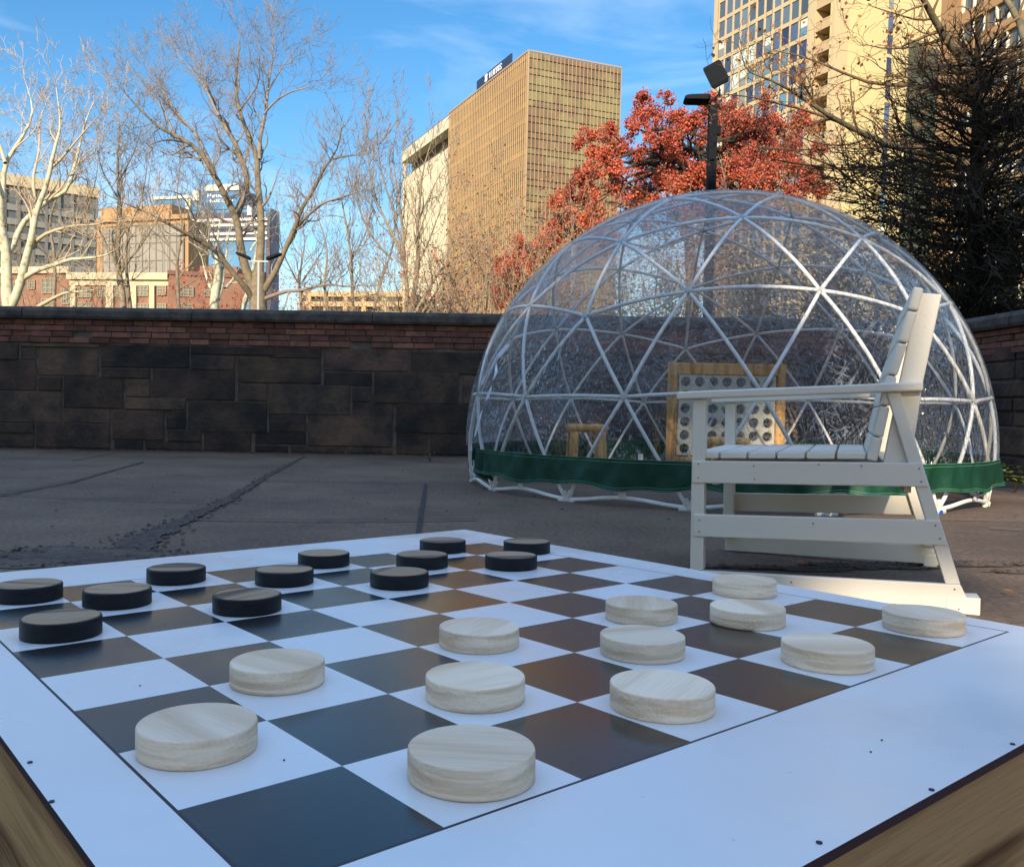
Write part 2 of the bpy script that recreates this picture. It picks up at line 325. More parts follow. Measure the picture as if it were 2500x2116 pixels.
# dirt washed into the broad joint and heaped beside the table
mb = MB(); crumbs = MB()
def clod(mb, c, s, flat=.5):
    n = 6; a = nr.uniform(0, 6.28); V = []
    for z, r in ((0, 1), (.5, .85), (1, .35)):
        for k in range(n):
            t = a+k*2*math.pi/n; V.append((c[0]+s*r*math.cos(t)*nr.uniform(.7, 1.3), c[1]+s*r*math.sin(t)*nr.uniform(.7, 1.3), c[2]+s*flat*z))
    mb.add(V, [(i, (i+1) % n, n+(i+1) % n, n+i) for i in range(n)]+[(n+i, n+(i+1) % n, 2*n+(i+1) % n, 2*n+i) for i in range(n)]+[tuple(range(2*n, 3*n))])
path = [Z8(*p) for p in ((1290, 722), (1120, 810), (1060, 850), (960, 910), (870, 950), (750, 1010), (640, 1060), (560, 1100), (500, 1140), (470, 1180))]
Q, W = strip(mb, path, [.01, .018, .026, .036, .04, .045, .055, .07, .12, .18], z=.006, jit=.5)
for q, w in zip(Q, W):
    for _ in range(int(6+w*60)):
        o = nr.normal(0, w*.55, 2); clod(crumbs, (q[0]+o[0], q[1]+o[1], .004), nr.uniform(.004, .011))
def heap(cx, cy, rx, ry, n, s0=.003, s1=.009, ang=0, h=.012):
    k = 26; V = [(cx, cy, h)]
    for ring, rr in ((1, .5), (2, 1.0)):
        for i in range(k):
            t = i*2*math.pi/k; r = rr*(1+.25*math.sin(3*t+cx*9)+.15*math.sin(7*t)); V.append((cx+rx*r*math.cos(t), cy+ry*r*math.sin(t), h*(1-rr)+.003))
    mb.add(V, [(0, 1+i, 1+(i+1) % k) for i in range(k)]+[(1+i, 1+k+i, 1+k+(i+1) % k, 1+(i+1) % k) for i in range(k)])
    for _ in range(n):
        a = nr.uniform(0, 6.28); r = nr.normal(0, .5); clod(crumbs, (cx+rx*r*math.cos(a), cy+ry*r*math.sin(a), .006), nr.uniform(s0, s1))
for (x, y, rx, ry, n) in ((1000, 500, .26, .14, 500), (650, 560, .3, .12, 420), (1500, 520, .2, .12, 300), (200, 620, .3, .08, 260), (1250, 600, .3, .1, 300)):
    g = ground(x*.2015, 1250+y*.2015); heap(g[0], g[1], rx, ry, n)
for (x, y, rx, ry, n) in ((300, 860, .22, .05, 320), (700, 835, .2, .03, 160), (100, 850, .16, .05, 200), (1500, 825, .25, .035, 260), (1750, 915, .09, .02, 60), (1300, 845, .2, .02, 80), (-500, 880, .25, .04, 200), (-900, 870, .2, .03, 120)):
    g = ground(*Z7(x, y)); heap(g[0], g[1], rx, ry, n, .003, .010, h=.008)
for _ in range(260):                            # scattered crumbs over the slabs
    clod(crumbs, (nr.uniform(-6, 4), nr.uniform(1.2, 9.5), .006), nr.uniform(.004, .013), .35)
for _ in range(500):                            # leaf litter and grit at the foot of the wall
    x = nr.uniform(-6, WX); clod(crumbs, (x, PB0[1]+(PB1[1]-PB0[1])*(x+14)/(WX+14)-abs(nr.normal(0, .05))-.01, .004), nr.uniform(.006, .02), .5)
tag(obj('dirt', mb, DIRT), kind='stuff'); tag(obj('soil_crumbs', crumbs, DIRT), kind='stuff')
def leafmesh(mb, c, s, droop=None):
    a = nr.uniform(0, 6.28); d = np.array([math.cos(a), math.sin(a), nr.uniform(-.1, .3)]); sd = np.array([-math.sin(a), math.cos(a), nr.uniform(-.3, .3)])
    c = np.array(c); V = [c, c+d*s*.35+sd*s*.3+(0, 0, s*.12), c+d*s*.8+sd*s*.22+(0, 0, s*.05), c+d*s*1.05, c+d*s*.75-sd*s*.28+(0, 0, s*.14), c+d*s*.3-sd*s*.3+(0, 0, s*.1), c+d*s*.55]
    mb.add(V, [(0, 1, 6), (1, 2, 6), (2, 3, 6), (3, 4, 6), (4, 5, 6), (5, 0, 6)])
for k, (x, y, s, lb) in enumerate([(500, 1050, .035, None), (1790, 1170, .03, 'curled tan leaf alone on the sunlit pavement right of the chair'), (-370, 870, .045, 'rust brown oak leaf lying under the white chair'), (-410, 885, .03, 'small pale leaf beside the rust brown leaf under the chair'),
        (940, 830, .03, 'dry leaf caught at the far rear foot of the chair'), (740, 890, .022, 'little ochre leaf on the soil behind the rear leg')]):
    if not lb: continue
    g = ground(*Z7(x, y)); mb = MB(); leafmesh(mb, (0, 0, .012), s); o = obj('fallen_leaf', mb, BROWNLEAF if k % 2 else RUSTLEAF, loc=(g[0], g[1], .004)); tag(o, lb, 'leaf', 'dry leaves lying on the pavement')
# ================================================================ walls
ZA = lambda x, y: (x*.2975, 780+y*.2975)
ZB = lambda x, y: (600+x*.2783, 780+y*.2783)
wdir = np.array([PB1[0]-PB0[0], PB1[1]-PB0[1]]); WL = np.linalg.norm(wdir); wdir = wdir/WL; wnrm = np.array([wdir[1], -wdir[0]])
def wallco(X, Y):                               # pixel -> (distance along the back wall, height)
    d = ray(X, Y); n3 = np.array([wnrm[0], wnrm[1], 0]); k = ((np.array([*PB0, 0])-CAMP)@n3)/(d@n3); P = CAMP+d*k
    return (P[:2]-PB0)@wdir, P[2]
rects = []
for z, L in ((ZA, [(-300, 160, 155, 325), (165, 160, 815, 225), (165, 232, 300, 330), (315, 240, 810, 460), (825, 190, 1555, 393), (1562, 195, 2260, 288), (1562, 300, 1930, 412), (-300, 335, 300, 575), (315, 470, 510, 583), (830, 402, 1235, 480), (1030, 487, 1238, 635),
                   (520, 470, 1015, 725), (1250, 412, 1930, 655), (-300, 590, 510, 838), (522, 735, 908, 848), (1030, 645, 1528, 738), (925, 745, 1350, 985), (1365, 752, 1528, 900), (-300, 848, 283, 925), (-300, 935, 283, 1055), (295, 855, 905, 1062), (1375, 908, 1658, 1000), (935, 993, 1175, 1075), (1190, 1000, 1655, 1085), (1670, 915, 2065, 1092)]),
             (ZB, [(200, 240, 668, 338), (-70, 345, 660, 555), (682, 250, 1430, 450), (1445, 290, 2300, 478), (682, 465, 1110, 580), (1125, 472, 1870, 735), (1900, 497, 2300, 745), (-70, 565, 188, 712), (203, 575, 915, 832), (932, 592, 1105, 722), (932, 735, 1298, 850), (1317, 748, 2300, 995),
                   (-505, 725, 188, 985), (203, 838, 528, 985), (545, 845, 1290, 1108), (78, 992, 530, 1092), (78, 1102, 375, 1185), (388, 1108, 870, 1195), (1317, 1005, 1598, 1210), (1615, 1012, 2300, 1215), (880, 1122, 1290, 1210)])):
    for (x0, y0, x1, y1) in L:
        a0, z1 = wallco(*z(x0, (y0))); a1, z0 = wallco(*z(x1, y1)); a0b, z1b = wallco(*z(x1, y0)); a1b, z0b = wallco(*z(x0, y1))
        rects.append((a0, a1, max(.015, min(z0, z0b)), max(z1, z1b) if abs(z1-z1b) < .06 else (z1+z1b)/2))
zt_l = wallco(0, 825)[1]; ZBR = 1.24            # underside of the brick courses
def ashlar(a0, a1, z0, z1, r):
    out = []; z = z0
    while z < z1-.04:
        h = min(r.choice([.12, .22, .26, .3]), z1-z)
        if z1-z-h < .08: h = z1-z
        a = a0-r.uniform(0, .3)
        while a < a1:
            w = r.uniform(.35, 1.0)
            if h > .2 and r.random() < .3: out += [(a, min(a+w, a1), z, z+h*.5-.006), (a, min(a+w, a1), z+h*.5+.006, z+h-.012)]
            else: out.append((a, min(a+w, a1), z, z+h-.012))
            a += w+.014
        z += h
    return out
amin = min(r[0] for r in rects); amax = max(r[1] for r in rects)
rects = [(a0, min(a1, amax), z0, min(z1, ZBR-.008)) for a0, a1, z0, z1 in rects if z1-z0 > .02]
rects += ashlar(0, amin-.014, .01, ZBR-.005, rng)+ashlar(amax+.014, WL, .01, ZBR-.005, rng)
def build_wall(name, P0, P1, rects, label, top=1.66, zbr=ZBR, thick=.42, ends=None):
    P0, P1 = np.array(P0), np.array(P1); d = P1-P0; L = np.linalg.norm(d); d = d/L; n = np.array([d[1], -d[0]])   # n towards the terrace
    R = root(name, (*P0, 0), label, 'wall')
    def P(a, o, z): return (P0[0]+d[0]*a+n[0]*o, P0[1]+d[1]*a+n[1]*o, z)
    def bx(mb, a0, a1, o0, o1, z0, z1, ch=0):
        c = ch; mb.hexa([P(a0, o1, z0), P(a1, o1, z0), P(a1, o0, z0), P(a0, o0, z0), P(a0, o1, z1), P(a1, o1, z1), P(a1, o0, z1), P(a0, o0, z1)])
    def stone(mb, a0, a1, z0, z1, prd, ch=.007):
        if a1-a0 < 3*ch or z1-z0 < 3*ch: ch = min(a1-a0, z1-z0)/4
        V = [P(a0, -.02, z0), P(a1, -.02, z0), P(a1, -.02, z1), P(a0, -.02, z1), P(a0, prd-ch, z0), P(a1, prd-ch, z0), P(a1, prd-ch, z1), P(a0, prd-ch, z1),
             P(a0+ch, prd, z0+ch), P(a1-ch, prd, z0+ch), P(a1-ch, prd, z1-ch), P(a0+ch, prd, z1-ch)]
        mb.add(V, [(4, 5, 9, 8), (5, 6, 10, 9), (6, 7, 11, 10), (7, 4, 8, 11), (8, 9, 10, 11), (0, 1, 5, 4), (1, 2, 6, 5), (2, 3, 7, 6), (3, 0, 4, 7)])
    core = MB(); bx(core, 0, L, -thick, -.012, 0, top-.14); obj('mortar_core', core, MORTAR, R)
    st = MB()
    for a0, a1, z0, z1 in rects:
        if a1-a0 > .03 and z1-z0 > .03: stone(st, max(a0, 0)+.007, min(a1, L)-.007, z0+.005, z1-.005, rng.uniform(0, .018))
    obj('stone_courses', st, STONE, R)
    br = MB(); nb = 4; bh = (top-.145-zbr)/nb
    for k in range(nb):
        a = -(.12 if k % 2 else 0)
        while a < L:
            w = .235*rng.uniform(.94, 1.06)
            if rng.random() > .02: stone(br, max(a, 0)+.004, min(a+w, L)-.004, zbr+k*bh+.004, zbr+(k+1)*bh-.006, rng.choice([.012, .015, .009, .018, -.004]), .004)
            a += w
    obj('brick_courses', br, BRICK, R)
    cp = MB(); a = 0
    while a < L:
        w = min(1.9*rng.uniform(.8, 1.2), L-a); z0, z1 = top-.145, top+rng.uniform(-.004, .004)
        prof = [(-thick-.04, z0), (.06, z0), (.075, z0+.03), (.072, z1-.05), (.045, z1-.012), (-.0, z1), (-thick+.05, z1), (-thick-.04, z1-.03)]
        A = [P(a+.004, o, z) for o, z in prof]; cp.prism(A, np.array([d[0], d[1], 0])*(w-.008)); a += w
    obj('coping', cp, COPING, R, bevel=.004)
    return R
build_wall('brownstone_wall', PB0, PB1, rects, 'long brownstone terrace wall with red brick courses and rounded coping, behind the dome')
build_wall('brownstone_wall', (WX, 10.0), (WX, -6.0), ashlar(0, 16, .01, .9, rng)+ashlar(0, 16, .91, ZBR-.005, rng), 'shaded side wall of dark stone running forward at the right of the dome', top=1.52, zbr=1.14)

# ================================================================ table and board
TR = np.array([[0.7955428428525515, -0.6058923944459348, 0.0024477619680488005], [-0.005031412315814721, -0.010645943712085604, -0.9999306719831066], [0.6058764478639096, 0.7954753737451906, -0.01151779878103465]])
TT = np.array([-0.7864247540609299, 1.9971470603936097, 3.8480638166084415]); S = .1
TM = M@TR
def tw(u, v, w=0): return CAMP + S*(M@(TR@np.array([u, v, w])+TT))
Tc = tw(4, 4); table = empty('game_table', (Tc[0], Tc[1], Tc[2]), 'low wooden table topped with a large white framed checkerboard', 'table', None, TM)
ORG[table.name] = (.4, .4, 0); del table['_o']      # part meshes measured in the board's own plane, metres
def tp(u, v): return (u*S, v*S)
Lf, Rt_n, Rt_f, Nr, Fr_l, Fr_r = -.52, 8.30, 8.92, -1.31, 9.62, 9.70
def edge_u(k, v): # outer edges
    return Lf if k == 0 else Rt_n+(Rt_f-Rt_n)*(v-Nr)/(Fr_r-Nr)
def edge_v(k, u): return Nr if k == 0 else Fr_l+(Fr_r-Fr_l)*(u-Lf)/(Rt_f-Lf)
g = .022
us = [None, -g, 0]+list(range(1, 8))+[8, 8+g, None]
mb = MB(); vs = us
def gp(i, j):
    u = us[i]; v = vs[j]
    if v is None: v = edge_v(0 if j == 0 else 1, u if u is not None else (Lf if i == 0 else 8.4))
    if u is None: u = edge_u(0 if i == 0 else 1, v)
    return (u*S, v*S, 0)
for i in range(len(us)-1):
    for j in range(len(vs)-1):
        inn = 2 <= i <= 9 and 2 <= j <= 9
        if inn: m = 1 if (i+j) % 2 == 0 else 0
        elif (i in (1, 10) and 1 <= j <= 10) or (j in (1, 10) and 1 <= i <= 10): m = 2
        else: m = 0
        mb.add([gp(i, j), gp(i+1, j), gp(i+1, j+1), gp(i, j+1)], [(0, 1, 2, 3)], m)
obj('board', mb, [WHITE, DARK, LINE], table)
cs = [(Lf, Nr), (edge_u(1, Nr), Nr), (Rt_f, Fr_r), (Lf, Fr_l)]
mb = MB()
for k in range(4):
    a, b = cs[k], cs[(k+1) % 4]; A = np.array([a[0]*S, a[1]*S, 0]); Bq = np.array([b[0]*S, b[1]*S, 0]); mb.add([A, Bq, Bq-(0, 0, .0055), A-(0, 0, .0055)], [(0, 1, 2, 3)])
mb.add([(a*S, b*S, -.0055) for a, b in cs], [(3, 2, 1, 0)])
obj('board_edge', mb, EDGE, table)
cen = np.array([np.mean([c[0] for c in cs]), np.mean([c[1] for c in cs])])
def inset(p, d): p = np.array(p, float); s = np.sign(cen-p); return p+s*d
for k in range(4):
    a, b = np.array(cs[k]), np.array(cs[(k+1) % 4]); a2, b2 = inset(a, .38), inset(b, .38); o = .03
    a1, b1 = inset(a, o), inset(b, o)
    P = [(a1[0]*S, a1[1]*S, -.0058), (b1[0]*S, b1[1]*S, -.0058), (b2[0]*S, b2[1]*S, -.0058), (a2[0]*S, a2[1]*S, -.0058)]
    mb = MB(); mb.prism(P, (0, 0, -.14)); me = mb.mesh('apron_board', LUMBER)
    # each board gets its own long axis so that the grain runs along it
    d = (b-a); ang = math.atan2(d[1], d[0]); o_ = bpy.data.objects.new('apron_board', me); COL.objects.link(o_); o_.parent = table
    me.transform(Matrix.Translation(Vector((-P[0][0], -P[0][1], 0)))); me.transform(Matrix.Rotation(-ang, 4, 'Z'))
    o_.location = (P[0][0]-.4, P[0][1]-.4, 0); o_.rotation_euler = (0, 0, ang)
Rinv = TM.T
for (u, v) in ((Lf+.8, Nr+.8), (7.6, Nr+.8), (8.0, 8.9), (Lf+.8, 8.9)):
    base = tw(u, v, -.1); mb = MB(); h = base[2]; mb.box(u*S-.045, u*S+.045, v*S-.045, v*S+.045, -h, -.006); obj('leg', mb, LUMBER, table, bevel=.003)
TI = np.linalg.inv(np.c_[TR[:, 0], TR[:, 1], TT])
def board_uv(X, Y, w=0):
    d = np.array([(X-CX)/F, (Y-CY)/F, 1.0]); H = np.c_[TR[:, 0], TR[:, 1], TT+TR[:, 2]*w]; q = np.linalg.solve(H, d); return q[0]/q[2], q[1]/q[2]
mb = MB()
for (x, y) in ((1250, 1262), (1707, 1047), (2037, 861), (1460, 893), (1505, 845)):
    u, v = board_uv(1250+x*.6, 1300+y*.6); mb = MB(); mb.cyl((u*S, v*S, .0001), .0016 if x in (1250, 1707, 2037) else .0007, .0006, 8); obj('screw', mb, EDGE, table)
for (x, y) in ((122, 1102), (210, 1262), (1156, 1093), (570, 790)):
    u, v = board_uv(x*.6, 1200+y*.6); mb = MB(); mb.cyl((u*S, v*S, .0001), .0016 if x < 300 else .0007, .0006, 8); obj('screw', mb, EDGE, table)

s_ = 1.1996
blacks = [(58, 1203, 'half out of the photo at the left end of the row'), (125, 1273, 'nearest the camera on the left'), (239, 1213, 'between the leftmost checker and the upper row'), (359, 1168, 'third from the left by the far white margin'),
          (503, 1225, 'alone in front of the middle group'), (579, 1172, 'with a bluish top in the middle of the group'), (659, 1137, 'beside the far white margin, mid board'), (813, 1177, 'nearest of the cluster at the far corner'),
          (859, 1140, 'with a warm golden top between two others'), (901, 1110, 'closest to the far corner of the table'), (1072, 1112, 'farthest to the right on the far rank'), (1040, 1142, 'just in front of the rightmost black one')]
whites = [(402, 1495, 'with a yellowish side at the near left'), (565, 1365, 'second from the left, with fine side grain'), (959, 1548, 'largest and nearest, with wavy grain'), (967, 1396, 'directly behind the nearest checker'), (975, 1292, 'highest of the central column of three'),
          (1347, 1414, 'right of centre with curved side grain'), (1307, 1310, 'in the middle of the right column of three'), (1305, 1242, 'rear one of the right column of three'), (1515, 1193, 'farthest of all, close to the chair runner'), (1521, 1250, 'slightly tilted, in front of the farthest one'),
          (1683, 1328, 'with a brownish striped top near the right edge'), (1879, 1262, 'with ridged end grain at the right corner')]
prof = [(.0362, 0), (.037, .0008), (.037, .0030), (.037, .0162), (.0367, .0170), (.0360, .0175)]
mb = MB(); mb.lathe(prof, 56); WHM = mb.mesh('wooden_checker', PALEWOOD, smooth=False)
mb = MB(); mb.lathe(prof, 56); BKM = mb.mesh('black_checker', BLACKP)
mb = MB(); mb.cyl((0, 0, .0174), .0348, .0006, 56); TPM = mb.mesh('wooden_top', TOPWOOD)
for me in (WHM, BKM):
    for p in me.polygons: p.use_smooth = len(p.vertices) == 4
RT4 = Matrix([[float(TM[i][j]) for j in range(3)] for i in range(3)]).to_4x4()
def place_checker(me, x, y, i):
    u, v = board_uv(x*s_, y*s_, .087); P = tw(u, v, .001)
    nm = 'wooden_checker' if me is WHM else 'black_checker'
    o = bpy.data.objects.new(nm, me); COL.objects.link(o)
    o.matrix_world = Matrix.Translation(Vector(P))@RT4@Matrix.Rotation(i*1.7, 4, 'Z'); return o
for i, (x, y, t) in enumerate(whites):
    tag(place_checker(WHM, x, y, i), 'pale wooden checker '+t, 'checker', 'unpainted checkers on the board')
for i, (x, y, t) in enumerate(blacks):
    o = place_checker(BKM, x, y, i+3); tag(o, 'black checker '+t, 'checker', 'black checkers on the board')
    c = bpy.data.objects.new('wooden_top', TPM); COL.objects.link(c); c.parent = o

# ================================================================ chair
CO = ground(2393, 1503); ca = rad(24.8)
ce = np.array([-math.cos(ca), math.sin(ca), 0]); cw = np.array([math.sin(ca), math.cos(ca), 0])
chair = root('adirondack_chair', CO, 'white painted high wooden garden chair with slatted back and flat arms, seen from the side', 'chair')
def cpt(t, h, o): return CO+ce*t+cw*o+np.array([0, 0, h])
def cpr(mb, poly, o0, o1): mb.prism([cpt(t, h, o0) for t, h in poly], cw*(o1-o0))
def chpart(name, poly, o0, o1, bev=.003):
    mb = MB(); cpr(mb, poly, o0, o1); return obj(name, mb, CHAIRP, chair, bevel=bev)
W_ = .85
for s, (a, b) in enumerate(((0, .02), (W_, W_+.02))):      # side boards (proud of the legs)
    chpart('seat_rail', [(.806, .336), (.806, .407), (.159, .428), (.141, .359)], a, b)
    chpart('side_stretcher', [(.8, .164), (.8, .236), (.108, .264), (.086, .193)], a, b)
    chpart('runner', [(.80, .0), (.80, .055), (.05, .083), (.033, .045), (.033, .012)], a+.001, b+.003)
    li, lo = (.02, .055) if s == 0 else (W_-.035, W_)
    chpart('front_leg', [(.806, .055), (.765, .057), (.772, .604), (.811, .603)], li-.016 if s == 0 else li, (lo if s == 0 else lo+.016))
    chpart('rear_leg', [(.088, .082), (.050, .083), (.221, .634), (.256, .632)], li-.016 if s == 0 else li, (lo if s == 0 else lo+.016))
    aa = (-.012, .095) if s == 0 else (W_-.075, W_+.032)
    chpart('armrest', [(.86, .603), (.86, .628), (.162, .663), (.162, .637)], *aa, .005)
    chpart('front_foot', [(.80, -.0), (.80, .034), (.72, .034), (.72, -.0)], a+.024, b+.05)
    chpart('rear_foot', [(.085, .0), (.085, .044), (.0, .05), (.0, .0)], a-.001, b+.06)
    so0, so1 = (.026, .062) if s == 0 else (W_-.042, W_-.006)
    chpart('back_post', [(.179, .925), (.12, .917), (.16, .665), (.188, .40), (.262, .40), (.222, .665)], so0, so1, .004)
sl = [(.195, .943), (.2085, .874), (.232, .781), (.257, .686), (.2735, .595), (.289, .503), (.304, .43)]
tk = np.array([-.028, -.006])
for k in range(6):
    a, b = np.array(sl[k]), np.array(sl[k+1]); g_ = (b-a)/np.linalg.norm(b-a)*.002
    a2, b2 = a+g_, b-g_; chpart('back_slat', [tuple(a2+(-.001, 0)), tuple(b2), tuple(b2+tk), tuple(a2+tk)], .012, W_+.004, .006)
st = [.812, .727, .642, .557, .472, .387, .302]
for k in range(6):
    t0, t1 = st[k]-.003, st[k+1]+.003; h = lambda t: .4145+(.806-t)*.034
    chpart('seat_slat', [(t0, h(t0)), (t1, h(t1)), (t1, h(t1)+.02), (t0, h(t0)+.02)], .024, W_-.004, .004)
mb = MB(); cpr(mb, [(.262, .405), (.17, .405), (.17, .43), (.262, .43)], .064, W_-.044); obj('rear_seat_board', mb, CHAIRP, chair, bevel=.003)
for nm, t, h0, h1 in (('front_apron', .752, .33, .41), ('rear_cross_rail', .2, .335, .40)):
    mb = MB(); cpr(mb, [(t, h0), (t-.02, h0), (t-.02, h1), (t, h1)], .056, W_-.036); obj(nm, mb, CHAIRP, chair, bevel=.003)
for o in (.075, W_-.075):
    chpart('seat_support', [(.75, .335), (.75, .375), (.2, .395), (.2, .355)], o-.015, o+.005)
mb = MB()
for (x, y) in ((470, 955), (475, 1018), (755, 1230), (1272, 1030), (1262, 968), (210, 1268), (210, 1215), (1340, 1240), (1362, 1302), (1432, 1545), (1452, 1640), (650, 1510), (205, 946), (205, 1012), (782, 948), (985, 955)):
    X, Y = 1600+.5102*x, 650+.5102*y; d = ray(X, Y); k = ((CO-CAMP)@cw)/(d@cw); P = CAMP+d*k
    a = np.arange(8)*math.pi/4; V = [P-cw*.0015+ce*.0022*math.cos(t)+np.array([0, 0, .0022*math.sin(t)]) for t in a]; mb = MB(); mb.prism(V, cw*.004); obj('screw', mb, HOLE, chair)
# ================================================================ dome
import itertools
def icosa():
    v = [(0, 0, 1)]
    for k in range(5): a = 2*np.pi*k/5; v.append((2/5**.5*np.cos(a), 2/5**.5*np.sin(a), 1/5**.5))
    for k in range(5): a = 2*np.pi*(k+.5)/5; v.append((2/5**.5*np.cos(a), 2/5**.5*np.sin(a), -1/5**.5))
    v.append((0, 0, -1)); return np.array(v)
V0 = icosa(); GP = []; GE = set()
def gadd(p):
    p = p/np.linalg.norm(p)
    for i, q in enumerate(GP):
        if np.linalg.norm(p-q) < 1e-6: return i
    GP.append(p); return len(GP)-1
for tri in itertools.combinations(range(12), 3):
    if not all(abs(np.linalg.norm(V0[a]-V0[b])-1.05146) < .01 for a, b in itertools.combinations(tri, 2)): continue
    a, b, c = tri; gd = {}
    for i in range(4):
        for j in range(4-i): gd[i, j] = gadd((V0[a]*i+V0[b]*j+V0[c]*(3-i-j))/3)
    for (i, j), n in gd.items():
        for dd in ((1, 0), (0, 1), (1, -1)):
            m = gd.get((i+dd[0], j+dd[1]))
            if m is not None: GE.add((min(n, m), max(n, m)))
GP = np.array(GP)
DR, ZBASE = 1.84, -.1784
def rotv(rv):
    t = np.linalg.norm(rv); k = rv/t; K = np.array([[0, -k[2], k[1]], [k[2], 0, -k[0]], [-k[1], k[0], 0]]); return np.eye(3)+np.sin(t)*K+(1-np.cos(t))*K@K
SW = np.array([[1, 0, 0], [0, 0, -1], [0, 1, 0.]])
Dyaw = rad(9.446); DA = M@SW@rotv(np.array([2.87215811e-02, 1.23761932e-02, 0]))@np.array([[math.cos(Dyaw), -math.sin(Dyaw), 0], [math.sin(Dyaw), math.cos(Dyaw), 0], [0, 0, 1]])
DC = CAMP+DR*(M@np.array([1.11283871, .0376284825, 3.64746187]))
print('dome centre', DC, 'up', DA[:, 2])
def dw(p): return DC+DR*(DA@np.array(p))
keep = [i for i in range(len(GP)) if GP[i][2] > -.25]
ND = {}
for i in keep:
    p = GP[i].copy()
    if p[2] < -.1: h = math.hypot(p[0], p[1]); r = math.sqrt(1-ZBASE**2); p = np.array([p[0]/h*r, p[1]/h*r, ZBASE])
    ND[i] = p
isb = {i: ND[i][2] < -.1 for i in ND}
dome = root('igloo_tent', (DC[0], DC[1], 0), 'clear plastic geodesic dome tent on white pipes with a green skirt', 'tent')
def arc(p, q, n, bow=0):
    out = []
    for k in range(n+1):
        t = k/n; v = p*(1-t)+q*t; v = v/np.linalg.norm(v); out.append(v)
    return np.array(out)
struts = []
for a, b in GE:
    if a not in ND or b not in ND: continue
    if isb[a] and isb[b]: struts.append(('b', a, b)); continue
    struts.append(('s', a, b))
def facing(a, b):
    m = dw((ND[a]+ND[b])/2); return np.linalg.norm(m-CAMP)
struts.sort(key=lambda s: facing(s[1], s[2])); nb = 0; rest = MB(); npole = 0
for kind, a, b in struts:
    mb = MB()
    if kind == 'b':
        p, q = ND[a], ND[b]; pts = []
        for k in range(13):
            t = k/12; v = p*(1-t)+q*t; h = math.hypot(v[0], v[1]); r = math.sqrt(1-ZBASE**2); u = np.array([v[0]/h*r, v[1]/h*r, ZBASE+.008+.018*math.sin(math.pi*t)**2]); pts.append(dw(u))
        mb.tube(pts, .0125, 8); obj('base_pipe', mb, PVC, dome, smooth=True); continue
    pts = [dw(v) for v in arc(ND[a], ND[b], 8)]
    if npole < 100: mb.tube(pts, .0116, 8); obj('pole', mb, PVC, dome, smooth=True); npole += 1
    else: rest.tube(pts, .0116, 8)
if rest.n: tag(obj('pole', rest, PVC, dome, smooth=True), kind='stuff')
hub = MB(); bhub = MB(); blue = MB()
for i, p in ND.items():
    c = dw(p); n = DA@(p/np.linalg.norm(p))
    if isb[i]:
        bhub = MB()
        for t in (-1, 1):
            tg = np.cross(DA[:, 2], n); tg /= np.linalg.norm(tg); bhub.tube([c-tg*.01*t, c+tg*.06*t], .018, 10)
            bhub.tube([c, c+DA[:, 2]*.065+tg*.028*t], .018, 10)
        bhub.tube([c-n*.02, c+n*.022], .018, 10); obj('base_joint', bhub, PVCJ, dome)
    else:
        hub = MB(); hub.tube([c-n*.008, c+n*.016], .019, 12); hub.tube([c+n*.0165, c+n*.019], .010, 10); obj('hub', hub, PVCJ, dome)
fi = min((i for i in ND if isb[i]), key=lambda i: np.linalg.norm(dw(ND[i])-at(2298, 1249, 5.2)))
c = dw(ND[fi]); n = DA@ND[fi]; blue.tube([c+n*.0, c+n*.028], .0155, 12); obj('blue_plug', blue, BLUEJ, dome)
